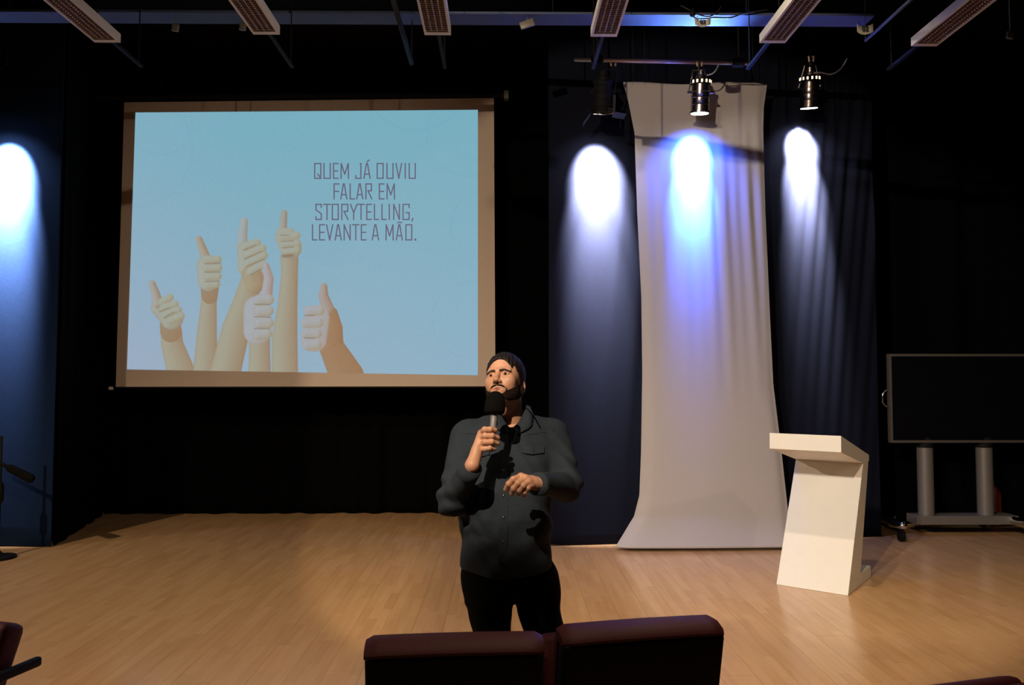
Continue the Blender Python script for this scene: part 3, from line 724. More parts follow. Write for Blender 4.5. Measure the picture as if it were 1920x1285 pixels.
# ------------------------------------------------------------------ stage lamps (can lamps)
def can_lamp(px, py_l, Yl, label, tilt, lean, energy, color, size, blend, top=None, dark=False, aim=None, body=True, scale=1.0):
    """lens centre at photo (px,py_l) depth Yl; tilt = angle of beam from straight down towards the curtain"""
    L = P(px, py_l, Yl)
    ax = Vector((math.sin(R_(lean)), math.sin(R_(tilt)), -math.cos(R_(tilt)))).normalized()
    root = thing('stage_lamp', label, 'stage lamp', L)
    s = scale
    bd = 'dark' if dark else ''
    mm = M['black_metal'] if dark else M['lamp_chrome']
    up = -ax
    can = MB().lathe([(0, 0.080*s), (0.02, 0.086*s), (0.25, 0.086*s), (0.26, 0.089*s), (0.28, 0.086*s), (0.50, 0.086*s), (0.51, 0.089*s), (0.53, 0.086*s), (0.72, 0.086*s), (0.73, 0.090*s), (0.76, 0.090*s), (0.77, 0.084*s), (1.0, 0.084*s)],
                     L + up*0.015, L + up*0.27*s, 28).build('can', mm, root, 'auto')
    MB().lathe([(0, 0.105*s), (1, 0.105*s)], L + up*0.004, L + up*0.018, 28).build('lens_rim', M['chrome'] if not dark else M['black_metal'], root, 'auto')
    MB().lathe([(0, 0.082*s), (1, 0.082*s)], L + up*0.001, L + up*0.006, 24).build('lens', M['glow_white'], root)
    v0 = L + up*0.27*s
    MB().lathe([(0, 0.092*s), (0.1, 0.096*s), (0.9, 0.096*s), (1, 0.075*s)], v0, v0 + up*0.045*s, 28).build('vent_ring', M['black_metal'], root, 'auto')
    # glowing vent slots
    xx = Vector((1, 0, 0)); e1 = (xx - up*xx.dot(up)).normalized(); e2 = up.cross(e1)
    if not dark:
        for k in range(14):
            an = 2*math.pi*k/14 + 0.1
            dirv = e1*math.cos(an) + e2*math.sin(an)
            c = v0 + up*0.022*s + dirv*0.097*s
            tdir = up.cross(dirv)
            q = [c + tdir*a_*0.0075 + up*b_*0.013 + dirv*c_*0.002 for c_ in (-1, 1) for a_, b_ in ((-1, -1), (1, -1), (1, 1), (-1, 1))]
            MB().add(q, [(0,3,2,1),(4,5,6,7),(0,1,5,4),(1,2,6,5),(2,3,7,6),(3,0,4,7)]).build('vent_slot', M['glow_warm'], root)
    v1 = v0 + up*0.045*s
    MB().lathe([(0, 0.070*s), (0.4, 0.062*s), (0.5, 0.045*s), (1, 0.040*s)], v1, v1 + up*0.085*s, 20).build('back_cap', mm, root, 'auto')
    # yoke from the can sides up to the clamp
    piv = L + up*0.20*s
    tp = v1 + up*0.10*s; tp = Vector(top) if top is not None else tp + Vector((0, 0, 0.06))
    yk = MB()
    for sg in (-1, 1):
        yk.tube([piv + e1*sg*0.112*s, tp + e1*sg*0.055*s - Vector((0, 0, 0.055))], 0.007, 6)
        yk.tube([piv + e1*sg*0.085*s, piv + e1*sg*0.125*s], 0.012, 8)
    yk.tube([tp - e1*0.058*s - Vector((0, 0, 0.055)), tp + e1*0.058*s - Vector((0, 0, 0.055))], 0.007, 6)
    yk.tube([tp - Vector((0, 0, 0.06)), tp], 0.012, 8)
    yk.build('yoke', M['black_metal'] if dark else M['chrome'], root)
    cl = MB().tube([tp + Vector((-0.02, -0.03, -0.03)), tp + Vector((-0.025, -0.032, 0.02)), tp + Vector((-0.02, 0, 0.035))], 0.009, 6)
    cl.tube([tp + Vector((0.02, -0.03, -0.03)), tp + Vector((0.025, -0.032, 0.02)), tp + Vector((0.02, 0, 0.035))], 0.009, 6)
    cl.build('clamp', M['pipe'], root)
    for nm, dep, en, sz in (('lamp_beam', aim[0], energy, size), ('lamp_trail', aim[1], energy*aim[2], aim[3]), ('lamp_tail', 74, energy*0.55, 26), ('lamp_spill', 60, energy*aim[4], 116)):
        dv = Vector((ax.x, math.cos(R_(dep)), -math.sin(R_(dep))))
        spot(nm, L + ax*0.01, L + ax*0.01 + dv, en, color, sz, 1.0, 0.03)
    return L, root, v1, tp

# left off-frame lamp, and the three above the right curtain
can_lamp(-28, 214, 7.42, 'stage lamp at the far left edge above the blue panel', 24, 0, 6500, (1.0, 0.97, 1.0), 54, 1.0, dark=True, aim=(48, 63, 0.8, 42, 0.006))
L1, r1, v1, t1 = can_lamp(1128, 214, 7.42, 'dark stage lamp with open barn doors left of the white cloth', 22, 0, 9000, (0.97, 0.95, 1.0), 54, 1.0, aim=(47, 63, 0.7, 42, 0.004), top=(P(1150, 112, YBt).x, 7.24, pa.z - 0.03), dark=True)
L2, r2, v2, t2 = can_lamp(1312, 214, 7.30, 'chrome stage lamp in front of the white cloth, beam blue', 10, 0, 3400, (0.030, 0.115, 1.0), 52, 1.0, aim=(43, 62, 0.9, 40, 0.055), top=(P(1310, 116, YBt).x, 7.2, pa.z - 0.045))
L3, r3, v3, t3 = can_lamp(1517, 204, 7.78, 'chrome stage lamp at right of the cloth, beam white', 14, 3, 9500, (0.99, 0.96, 1.0), 50, 1.0, aim=(39, 61, 0.8, 38, 0.006))
# thin dark rods carry the lamps that have no visible pipe
for (t_, lab) in ((t3, 'dark hanging rod above the rightmost stage lamp'), (P(12, 120, 7.3), 'dark hanging rod above the far left stage lamp')):
    tag(MB().tube([t_, (t_.x, t_.y, ZC)], 0.010, 8).build('hanging_rod', M['black_metal']), lab, 'rod')
# barn doors on lamp 1
def barn():
    e = L1
    for (dx, rz, nm) in ((-0.11, 35, 'l'), (0.11, -80, 'r')):
        T = Matrix.Translation(e + Vector((dx, 0, -0.002))) @ Matrix.Rotation(R_(rz), 4, 'Y')
        MB().box((-0.0015, -0.08, -0.12), (0.0015, 0.08, 0.0), T).build('barn_door', M['black_metal'], r1)
    T = Matrix.Translation(e + Vector((0, -0.10, 0.0))) @ Matrix.Rotation(R_(-62), 4, 'X')
    MB().box((-0.09, -0.0015, -0.1), (0.09, 0.0015, 0.0), T).build('barn_door', M['chrome'], r1)
    c = P(1150, 195, 7.35)
    MB().tube([P(1151, 178, 7.34), P(1150, 214, 7.34)], 0.014, 8).tube([P(1150, 213, 7.34), P(1128, 215, 7.34)], 0.006, 6).tube([P(1147, 205, 7.34), P(1120, 197, 7.34), P(1100, 209, 7.34)], 0.005, 6).tube([P(1120, 213, 7.33), P(1142, 206, 7.33)], 0.010, 6).build('arm', M['chrome'], r1)
barn()
cable([(1347, 122), (1342, 132), (1334, 139), (1322, 141), (1312, 137)], [7.2, 7.2, 7.2, 7.22, 7.25], 0.006, M['cable_white'], 'pale cable curving down to the chrome lamp with blue beam')
cable([(1588, 110), (1580, 124), (1570, 134), (1556, 139), (1540, 136), (1526, 137)], [7.4, 7.4, 7.45, 7.5, 7.55, 7.6], 0.006, M['cable_white'], 'pale cable curving down to the rightmost chrome lamp')
# added blue spot beside the lamp, placed to tint the cable tray
la = bpy.data.lights.new('tray_fill', 'SPOT'); la.energy = 650; la.color = (0.15, 0.3, 1.0); la.spot_size = R_(75); la.spot_blend = 1; la.shadow_soft_size = 0.04
lo = bpy.data.objects.new('tray_fill', la); C.objects.link(lo); lo.location = v2 + Vector((0.0, -0.14, -0.05)); lo.rotation_euler = (Vector((P(1290, 22, YT).x, YT - 0.1, zt0)) - lo.location).to_track_quat('-Z', 'Y').to_euler()

# ------------------------------------------------------------------ microphone boom at far left
bs = thing('boom_stand', 'black boom microphone stand cut off at the far left edge', 'microphone stand', (P(-2, 1000, 7.3).x, 7.3, 0))
bx = P(-3, 1000, 7.3).x
MB().tube([(bx, 7.3, 0.03), (bx, 7.3, 1.12)], 0.014, 10).build('pole', M['black_metal'], bs, True)
MB().lathe([(0, 0.15), (0.3, 0.15), (0.5, 0.05), (1, 0.02)], (bx, 7.3, 0.001), (bx, 7.3, 0.07), 20).build('round_base', M['black_metal'], bs, 'auto')
MB().lathe([(0, 0.02), (0.2, 0.035), (0.8, 0.035), (1, 0.02)], (bx, 7.3, 0.50), (bx, 7.3, 0.70), 12).build('clutch', M['black_plastic'], bs, 'auto')
MB().tube([P(-60, 838, 7.3), P(24, 881, 7.3)], 0.018, 8).build('boom_arm', M['black_metal'], bs, True)
MB().lathe([(0, 0.025), (0.1, 0.036), (0.75, 0.042), (0.93, 0.042), (1, 0.03)], P(14, 876, 7.3), P(62, 900, 7.3), 14).build('microphone', M['foam'], bs, 'auto')

# ------------------------------------------------------------------ auditorium seats
def seat():
    root = thing('auditorium_seat', 'x', 'seat', (0, 0, 0), 0, 'burgundy auditorium seats')
    W = 0.254
    T = Matrix.Translation((0, 0.16, 0.42)) @ Matrix.Rotation(R_(13), 4, 'X')      # origin: rear edge of the top, seat looks along +Y
    H = 0.50
    # padded backrest: front face, wraps over the top, slightly crowned
    n = 24; mb = MB()
    prof = [(0.030, 0.0), (0.030, H - 0.030), (-0.044, H - 0.022), (-0.046, H - 0.012), (-0.034, H - 0.001), (0.015, H + 0.003), (0.050, H - 0.004), (0.062, H - 0.025), (0.070, H*0.5), (0.060, 0.0)]
    rings = []
    for i in range(n + 1):
        s = -1 + 2*i/n; e = max(0, abs(s) - 0.93)/0.07
        sq = math.sqrt(max(0, 1 - (e*0.95)**2))
        for (y, z) in prof:
            cy = 0.03; zz = z - (0.012*(abs(s)**2.2)*0.3 + 0.014*(1 - sq))*(1 if z > 0.2 else 0)
            mb.v.append(tuple(T @ Vector((s*W, cy + (y - cy)*(0.72 + 0.28*sq) - 0.012*s*s*0 , zz))))
    k = len(prof)
    for i in range(n):
        for j in range(k):
            mb.f.append((i*k+j, i*k+(j+1) % k, (i+1)*k+(j+1) % k, (i+1)*k+j))
    mb.f.append(tuple(range(k))); mb.f.append(tuple(n*k + j for j in range(k))[::-1])
    mb.build('backrest', M['maroon'], root, 'auto')
    sh = MB().box((-W + 0.004, -0.047, -0.06), (W - 0.004, 0.029, H - 0.024), T, bev=0.010)
    sh.build('back_shell', M['black_plastic'], root, 'auto')
    T2 = Matrix.Translation((0, 0.30, 0.40)) @ Matrix.Rotation(R_(68), 4, 'X')
    MB().box((-W + 0.02, -0.02, -0.05), (W - 0.02, 0.40, 0.05), T2, bev=0.03).build('seat_cushion', M['maroon'], root, 'auto')
    for s in (-1, 1):
        x = s*(W + 0.006)
        leg = MB().box((x - 0.008, 0.16, 0.0), (x + 0.008, 0.36, 0.60), bev=0.006).box((x - 0.014, 0.10, 0.0), (x + 0.014, 0.46, 0.02), bev=0.004).build('side_frame', M['blue_grey'], root, 'auto')
        MB().box((x - 0.014, 0.10, 0.60), (x + 0.014, 0.52, 0.635), bev=0.010).build('armrest', M['black_plastic'], root, 'auto')
    return root
s0 = seat()
# rear top edge of the backrest in seat space
TT = Matrix.Translation((0, 0.16, 0.42)) @ Matrix.Rotation(R_(13), 4, 'X')
EDGE = TT @ Vector((0, 0.06, 0.50))
def place_seat(o, cx, cy, yaw, label, dz=0):
    o.rotation_euler = (0, 0, yaw)
    e = Matrix.Rotation(yaw, 3, 'Z') @ Vector((EDGE.x, EDGE.y, 0))
    o.location = (cx - e.x, cy - e.y, 0); o['label'] = label
place_seat(s0, -0.143, 2.315, R_(4), 'burgundy auditorium seat seen from behind, left one of the front pair')
place_seat(dup(s0), 0.405, 2.44, R_(11), 'burgundy auditorium seat seen from behind, right one of the front pair')
place_seat(dup(s0), 1.37, 1.955, R_(15), 'burgundy auditorium seat whose top edge shows in the bottom right corner')
sl_ = dup(s0); place_seat(sl_, -2.06, 2.60, R_(-15), 'dark burgundy auditorium seat with black armrest in the bottom left corner')
#PERSON#
# ------------------------------------------------------------------ the speaker: bodies grown from distance fields
class Field:
    def __init__(s, lo, hi, h):
        s.lo = np.array(lo, float); s.h = h
        s.n = [int(math.ceil((hi[i]-lo[i])/h))+1 for i in range(3)]
        ax = [np.float32(s.lo[i]) + np.arange(s.n[i], dtype=np.float32)*np.float32(h) for i in range(3)]
        s.X, s.Y, s.Z = np.meshgrid(*ax, indexing='ij')
        s.d = np.full(s.X.shape, 1.0, np.float32)
    def cap(s, a, b, r1, r2=None, sx=1.0):
        if r2 is None: r2 = r1
        a = [float(v) for v in a]; b = [float(v) for v in b]
        dx, dy, dz = b[0]-a[0], b[1]-a[1], b[2]-a[2]
        L = dx*dx+dy*dy+dz*dz+1e-9
        px, py, pz = s.X-a[0], s.Y-a[1], s.Z-a[2]
        t = np.clip((px*dx+py*dy+pz*dz)/L, 0, 1)
        return np.sqrt((px-t*dx)**2+(py-t*dy)**2+(pz-t*dz)**2) - (r1+(r2-r1)*t)
    def ell(s, c, r, rot=None):
        x, y, z = s.X-c[0], s.Y-c[1], s.Z-c[2]
        if rot is not None:
            q = np.array(rot)
            x, y, z = (q[0,0]*x+q[1,0]*y+q[2,0]*z, q[0,1]*x+q[1,1]*y+q[2,1]*z, q[0,2]*x+q[1,2]*y+q[2,2]*z)
        k = np.sqrt((x/r[0])**2+(y/r[1])**2+(z/r[2])**2)
        return (k-1)*min(r)*0.5 + (k-1)*0.5*k*min(r)/np.maximum(k, 0.3)
    def stack(s, rows):
        """rows (z, cx, cy, half width, half depth), superelliptic sections"""
        z = [r[0] for r in rows]
        f = [np.interp(s.Z, z, [r[i] for r in rows]).astype(np.float32) for i in range(1, 5)]
        k = (np.abs((s.X-f[0])/f[2])**2.4 + np.abs((s.Y-f[1])/f[3])**2.4)**(1/2.4)
        d = (k-1)*np.minimum(f[2], f[3])
        return np.maximum(d, np.maximum(z[0]-s.Z, s.Z-z[-1]))
    def add(s, d, k=0.0): s.d = smin(s.d, d, k)
    def sub(s, d, k=0.0): s.d = -smin(-s.d, d, k)
    def mesh(s): return surface_net(s.d, s.lo, s.h)
def smin(a, b, k):
    if k <= 0: return np.minimum(a, b)
    h = np.clip(0.5+0.5*(b-a)/k, 0, 1)
    return b*(1-h)+a*h - k*h*(1-h)
def smax(a, b, k): return -smin(-a, -b, k)

def surface_net(D, lo, h):
    D = D.astype(np.float32); ins = D < 0
    nx, ny, nz = D.shape
    cs = np.zeros((nx-1, ny-1, nz-1), np.int8)
    for i in (0, 1):
        for j in (0, 1):
            for k in (0, 1): cs += ins[i:nx-1+i, j:ny-1+j, k:nz-1+k]
    act = (cs > 0) & (cs < 8)
    I, J, K = np.nonzero(act)
    idx = -np.ones(act.shape, np.int64); idx[I, J, K] = np.arange(len(I))
    acc = np.zeros((len(I), 3)); cnt = np.zeros(len(I))
    cor = [(i, j, k) for i in (0, 1) for j in (0, 1) for k in (0, 1)]
    for a in cor:
        for b in cor:
            if sum(b)-sum(a) == 1 and all(b[q] >= a[q] for q in range(3)):
                da = D[I+a[0], J+a[1], K+a[2]]; db = D[I+b[0], J+b[1], K+b[2]]
                m = (da < 0) != (db < 0)
                t = np.where(m, da/np.where(m, da-db, 1), 0)
                for q in range(3): acc[:, q] += np.where(m, a[q]+(b[q]-a[q])*t, 0)
                cnt += m
    V = acc/cnt[:, None] + np.stack([I, J, K], 1)
    V = V*h + np.array(lo)
    Q = []
    for ax in range(3):
        A = np.moveaxis(ins, ax, 0); c = A[:-1] != A[1:]
        ids = np.moveaxis(idx, ax, 0)
        c = c[:, 1:-1, 1:-1]; u, v, w_ = np.nonzero(c); v = v+1; w_ = w_+1
        q = np.stack([ids[u, v-1, w_-1], ids[u, v, w_-1], ids[u, v, w_], ids[u, v-1, w_]], 1)
        inside = A[u, v, w_]
        if ax == 1: inside = ~inside
        q[~inside] = q[~inside][:, ::-1]
        Q.append(q)
    Q = np.concatenate(Q); Q = Q[(Q >= 0).all(1)]
    return V, Q

def mesh_obj(name, parts, m, parent):
    V = []; Q = []; n = 0
    for v, q in parts: V.append(v); Q.append(q+n); n += len(v)
    me = bpy.data.meshes.new(name); set_mesh(me, np.concatenate(V), np.concatenate(Q))
    return link(name, me, m, parent, True)

def person():
    YM = 3.05
    man = thing('person', 'bearded person in dark shirt and black trousers speaking into a microphone', 'person', (P(950, 1500, YM).x, YM, 0))
    def A(p): return np.array(p, float)
    # ---------------- head (own space: face looks along -Y)
    HC = P(946.5, 714, 3.06); HS = 0.925
    HR = Matrix.Rotation(R_(-20), 3, 'Z') @ Matrix.Rotation(R_(-20), 3, 'X') @ Matrix.Rotation(R_(-7), 3, 'Y')
    HRn = np.array(HR); HCn = np.array(HC)
    def toW(V): return (V*HS) @ HRn.T + HCn
    def toL(p): return (np.array(p)-HCn) @ HRn / HS
    neck_base = P(962, 806, 3.10)
    nb = toL(neck_base)
    lo, hi = (-0.125, -0.16, -0.27), (0.125, 0.17, 0.14)
    f = Field(lo, hi, 0.0021)
    sym = lambda x: (x, -x)
    f.add(f.ell((0, 0.018, 0.038), (0.074, 0.096, 0.082)))
    f.add(f.ell((0, -0.028, -0.020), (0.065, 0.064, 0.088)), 0.03)
    f.add(f.ell((0, -0.020, -0.072), (0.059, 0.058, 0.044)), 0.03)
    f.add(f.ell((0, -0.064, -0.102), (0.028, 0.024, 0.020)), 0.025)
    for s in (-1, 1):
        f.add(f.ell((s*0.040, -0.062, -0.030), (0.024, 0.024, 0.024)), 0.02)      # cheek
        f.add(f.cap((s*0.010, -0.091, 0.012), (s*0.045, -0.076, 0.013), 0.0085, 0.0065), 0.012)  # brow
    for s in (-1, 1):
        f.sub(f.ell((s*0.031, -0.101, -0.003), (0.021, 0.019, 0.014)), 0.012)     # sockets
    f.add(f.cap((0, -0.086, 0.008), (0, -0.108, -0.030), 0.007, 0.0105), 0.010)    # nose bridge
    f.add(f.ell((0, -0.111, -0.036), (0.0115, 0.011, 0.010)), 0.008)
    for s in (-1, 1):
        f.add(f.ell((s*0.0125, -0.101, -0.040), (0.0075, 0.009, 0.0075)), 0.006)
    for s in (-1, 1):
        f.sub(f.ell((s*0.006, -0.108, -0.048), (0.0038, 0.0055, 0.004)), 0.002)
    for s in (-1, 1):                                                             # eyelids
        f.add(f.cap((s*0.019, -0.0850, 0.0), (s*0.031, -0.0905, 0.0030), 0.0037), 0.003)
        f.add(f.cap((s*0.031, -0.0905, 0.0030), (s*0.044, -0.0805, -0.0005), 0.0037, 0.003), 0.003)
        f.add(f.cap((s*0.020, -0.0855, -0.0055), (s*0.042, -0.0825, -0.0055), 0.0034), 0.004)
    f.add(f.ell((0, -0.084, -0.068), (0.033, 0.016, 0.020)), 0.012)               # mouth mound
    f.sub(f.cap((-0.022, -0.097, -0.069), (0.022, -0.097, -0.069), 0.0016), 0.004)
    for s in (-1, 1):                                                             # ears
        er = Matrix.Rotation(R_(-s*22), 3, 'Z') @ Matrix.Rotation(R_(-8), 3, 'X')
        f.add(f.ell((s*0.073, 0.018, -0.030), (0.009, 0.017, 0.028), er), 0.006)
        f.sub(f.ell((s*0.082, 0.012, -0.028), (0.006, 0.010, 0.017), er), 0.003)
        f.add(f.ell((s*0.070, 0.010, -0.054), (0.007, 0.008, 0.010)), 0.006)
    f.add(f.cap((0, 0.035, -0.055), nb, 0.056, 0.055), 0.030)                      # neck
    f.add(f.ell((0.0, -0.034+0.02, -0.13), (0.016, 0.02, 0.03)), 0.03)
    headD = f.d.copy()
    V, Q = f.mesh(); head = (toW(V), Q)
    # ---------------- hair
    core = f.ell((0, 0.020, 0.034), (0.0708, 0.098, 0.084))
    nz = (0.0010*np.sin(f.X*210+f.Y*40)*np.sin(f.Z*90+2) + 0.0009*np.sin(f.X*520+f.Z*60)).astype(np.float32)
    hd = core-0.0095+nz
    hd = smax(hd, 0.0005-headD, 0.001)
    face = f.ell((0.0, -0.096, -0.028), (0.0635, 0.066, 0.098))
    hd = smax(hd, -face, 0.006)
    lowp = np.maximum(-(f.Z+0.035+0.35*np.clip(f.Y, -0.02, 0.2)*1.4), -1)
    hd = smax(hd, lowp, 0.006)
    side = f.ell((0, 0.02, -0.010), (0.0745, 0.092, 0.08))-0.0045                   # short hair down to the ears
    side = smax(side, 0.0005-headD, 0.001); side = smax(side, -(f.Y+0.022+0.25*(f.Z)), 0.004); side = smax(side, -(f.Z+0.062), 0.004)
    for s in (-1, 1):
        side = smax(side, -f.ell((s*0.078, 0.018, -0.050), (0.018, 0.020, 0.031)), 0.003)
    hd = smin(hd, side, 0.006)
    hd = smax(hd, -f.ell((0.0, -0.096, -0.028), (0.0600, 0.064, 0.094)), 0.004)
    tail = smin(f.ell((0.0, 0.118, -0.02), (0.028, 0.022, 0.03)), f.cap((0.01, 0.115, -0.04), (0.04, 0.088, -0.135), 0.022, 0.016), 0.015)+nz
    hd = smin(hd, tail, 0.012)
    V, Q = surface_net(hd, f.lo, f.h); mesh_obj('hair', [(toW(V), Q)], M['hair'], man)
    # ---------------- beard, moustache, brows (shells just proud of the skin)
    sn_ = (0.0010*np.sin(f.X*900)*np.sin(f.Z*800+f.Y*500)).astype(np.float32)
    shell = headD-0.0035+sn_
    front = np.clip((-0.03-f.Y)/0.05, 0, 1)
    zc = -0.030 - 0.046*front - 0.012*np.clip(1-np.abs(f.X)/0.03, 0, 1)*front
    m1 = f.Z-zc
    m2 = (f.Y-0.012)                                 # stops before the ear
    jaw = f.ell((0, -0.018, -0.062), (0.072, 0.086, 0.072))
    low = -(f.Z+0.118+0.6*np.clip(f.Y+0.06, 0, 1))*1.0
    low = -(f.Z + 0.112 - 0.42*np.clip(f.Y+0.05, 0, 0.2))
    bd = smax(smax(shell, m1, 0.004), m2, 0.004)
    bd = smax(bd, low, 0.006)
    bd = smax(bd, -f.ell((0, -0.100, -0.072), (0.036, 0.045, 0.023)), 0.003)       # bare round the lips
    bd = smax(bd, -f.ell((0, -0.02, 0.01), (0.030, 0.2, 0.05)), 0.002)
    stub = None
    for s in (-1, 1):
        c1 = f.cap((s*0.001, -0.1035, -0.0545), (s*0.020, -0.0975, -0.0585), 0.0036, 0.0036)
        c2 = f.cap((s*0.020, -0.0975, -0.0585), (s*0.0345, -0.0830, -0.0710), 0.0036, 0.0030)
        c3 = f.cap((s*0.0345, -0.0830, -0.0710), (s*0.0355, -0.0780, -0.0930), 0.0030, 0.0036)
        mm = np.minimum(np.minimum(c1, c2), c3)
        stub = mm if stub is None else np.minimum(stub, mm)
    must = smax(stub-0.0010, headD-0.0028+sn_, 0.002)
    bd = smax(bd, 0.0-headD-0.003, 0.0)
    V, Q = surface_net(bd, f.lo, f.h); mesh_obj('beard', [(toW(V), Q)], M['beard'], man)
    must = np.maximum(must, -headD-0.003)
    V, Q = surface_net(must, f.lo, f.h); mesh_obj('moustache', [(toW(V), Q)], M['beard'], man)
    for s in (-1, 1):
        br = np.minimum(f.cap((s*0.012, -0.0975, 0.0095), (s*0.031, -0.0945, 0.0130), 0.0028, 0.0028), f.cap((s*0.031, -0.0945, 0.0130), (s*0.051, -0.0770, 0.0060), 0.0028, 0.0016))
        br = smax(br-0.0015, headD-0.0026, 0.001); br = np.maximum(br, -headD-0.003)
        V, Q = surface_net(br, f.lo, f.h); mesh_obj('eyebrow', [(toW(V), Q)], M['brow'], man)
    # lips
    for (z, yy, r, hw, nm) in ((-0.0650, -0.0975, 0.0038, 0.026, 'upper_lip'), (-0.0745, -0.0975, 0.0050, 0.024, 'lower_lip')):
        lp = smin(f.cap((-hw, yy+0.0055, -0.070), (0, yy, z), 0.0028, r), f.cap((0, yy, z), (hw, yy+0.0055, -0.070), r, 0.0028), 0.002)
        V, Q = surface_net(lp, f.lo, f.h); mesh_obj(nm, [(toW(V), Q)], M['lips'], man)
    # eyes
    for s in (-1, 1):
        c = A((s*0.031, -0.0778, -0.001))
        look = A((0.0, -1.0, -0.17)); look /= np.linalg.norm(look)
        g = []
        eb = MB(); n = 16
        def sph(cen, r, nm, m_, par, squash=1.0):
            mb_ = MB(); vs_ = []; fs = []
            for i in range(1, n):
                th = math.pi*i/n
                for j in range(2*n):
                    ph = math.pi*j/n
                    vs_.append(toW((cen + r*A((math.sin(th)*math.cos(ph), math.cos(th)*squash, math.sin(th)*math.sin(ph))))[None])[0])
            for i in range(n-2):
                for j in range(2*n):
                    j2 = (j+1) % (2*n); fs.append((i*2*n+j, i*2*n+j2, (i+1)*2*n+j2, (i+1)*2*n+j))
            fs.append(tuple(range(2*n))); fs.append(tuple((n-2)*2*n+j for j in range(2*n))[::-1])
            mb_.add(vs_, fs); return mb_.build(nm, m_, par, True)
        e = sph(c, 0.0114, 'eye', M['eye_white'], man)
        sph(c + look*0.0062, 0.0078, 'iris', M['iris'], e, 0.75)
    # ---------------- torso and limbs of the body (under the clothes)
    shR = A(P(876, 822, 3.10)); elR = A(P(848, 938, 2.92)); wrR = A(P(885, 874, 2.775))
    shL = A(P(1036, 818, 3.10)); elL = A(P(1062, 910, 2.98)); wrL = A(P(1011, 908, 2.745))
    nbn = A(neck_base)
    hipR = A(P(907, 1075, 3.06)); hipL = A(P(993, 1075, 3.06))
    knR = A(P(934, 1262, 3.04)); knL = A(P(1031, 1256, 3.02)); anR = A((P(938, 1470, 3.05).x, 3.07, 0.085)); anL = A((P(1050, 1470, 3.05).x, 3.05, 0.085))
    b = Field((-0.34, 2.66, 0.02), (0.38, 3.32, 1.60), 0.010)
    cx = lambda px: P(px, 900, YM).x
    b.add(b.stack([(0.86, cx(948), 3.07, .135, .10), (1.05, cx(948), 3.06, .135, .115), (1.25, cx(953), 3.06, .135, .10), (1.40, cx(956), 3.09, .13, .085), (1.46, cx(958), 3.10, .09, .06)]))
    b.add(b.cap(shR, shL, 0.045), 0.05); b.add(b.cap(nbn-A((0, 0, .06)), nbn+A((0, 0, .02)), 0.052), 0.03)
    for (p, q, w2) in ((shR, elR, wrR), (shL, elL, wrL)):
        b.add(b.cap(p, q, 0.042, 0.034), 0.03); b.add(b.cap(q, w2, 0.034, 0.024), 0.02)
    for (p, q, w2) in ((hipR, knR, anR), (hipL, knL, anL)):
        b.add(b.cap(p, q, 0.066, 0.046), 0.04); b.add(b.cap(q, w2, 0.046, 0.030), 0.03)
        b.add(b.cap(w2, w2+A((0, -0.12, -0.045)), 0.028, 0.020), 0.02)
    body = b.mesh()
    # ---------------- hands
    def hand(wr, fore, chains, thumb, mcp, rw=0.0245, k=0.006, pr=0.0115):
        pts = [wr, fore]+[p for ch in chains for p in ch]+thumb
        pts = np.array(pts); lo_ = pts.min(0)-0.04; hi_ = pts.max(0)+0.04
        h_ = Field(lo_, hi_, 0.00165)
        h_.add(h_.cap(fore, wr, rw, rw-0.002))
        for i, m_ in enumerate(mcp):
            h_.add(h_.cap(wr+(m_-wr)*0.05, m_, rw*0.72, pr), 0.014)
        for i in range(len(mcp)-1):
            h_.add(h_.cap(mcp[i], mcp[i+1], pr*0.85), 0.010)
            h_.add(h_.cap((wr+mcp[i])/2, (wr+mcp[i+1])/2, pr*1.1), 0.012)
        pal = h_.d.copy()
        fd = None
        for ch, rr in zip(chains, (0.0106, 0.0108, 0.0104, 0.0093)):
            one = None
            for i in range(len(ch)-1):
                c_ = h_.cap(ch[i], ch[i+1], rr*(1.05-0.07*i), rr*(1.0-0.07*i))
                one = c_ if one is None else smin(one, c_, 0.002)
            for q in ch[1:-1]: one = smin(one, h_.cap(q, q+1e-4, rr*1.0), 0.003)
            fd = one if fd is None else smin(fd, one, 0.0008)
        h_.d = smin(pal, fd, k)
        th = None
        for i in range(len(thumb)-1):
            c_ = h_.cap(thumb[i], thumb[i+1], 0.0125-0.0015*i, 0.011-0.0015*i)
            th = c_ if th is None else smin(th, c_, 0.003)
        h_.add(th, 0.008)
        return h_.mesh()
    MICB = A(P(920.5, 853, 2.805)); MICT = A(P(927, 775, 2.835))
    gx = lambda u_, v_, y: A(P(860+u_/7.56, 780+v_/7.56, y))
    mcpR = [gx(318, 250, 2.822), gx(303, 325, 2.818), gx(295, 395, 2.814), gx(300, 462, 2.812)]
    chR = [
        [mcpR[0], gx(365, 196, 2.800), gx(450, 192, 2.786), gx(515, 203, 2.796)],
        [mcpR[1], gx(372, 285, 2.792), gx(475, 285, 2.780), gx(553, 312, 2.796)],
        [mcpR[2], gx(372, 372, 2.788), gx(470, 368, 2.778), gx(548, 392, 2.794)],
        [mcpR[3], gx(368, 470, 2.786), gx(440, 458, 2.780), gx(500, 466, 2.792)]]
    thR = [gx(290, 440, 2.840), gx(370, 360, 2.862), gx(470, 250, 2.848), gx(500, 190, 2.842)]
    foreR = wrR + (elR-wrR)*0.22
    hR = hand(wrR, foreR, chR, thR, mcpR)
    mcpL = [gx(885, 862, 2.712), gx(945, 890, 2.702), gx(990, 935, 2.700), gx(1025, 985, 2.704)]
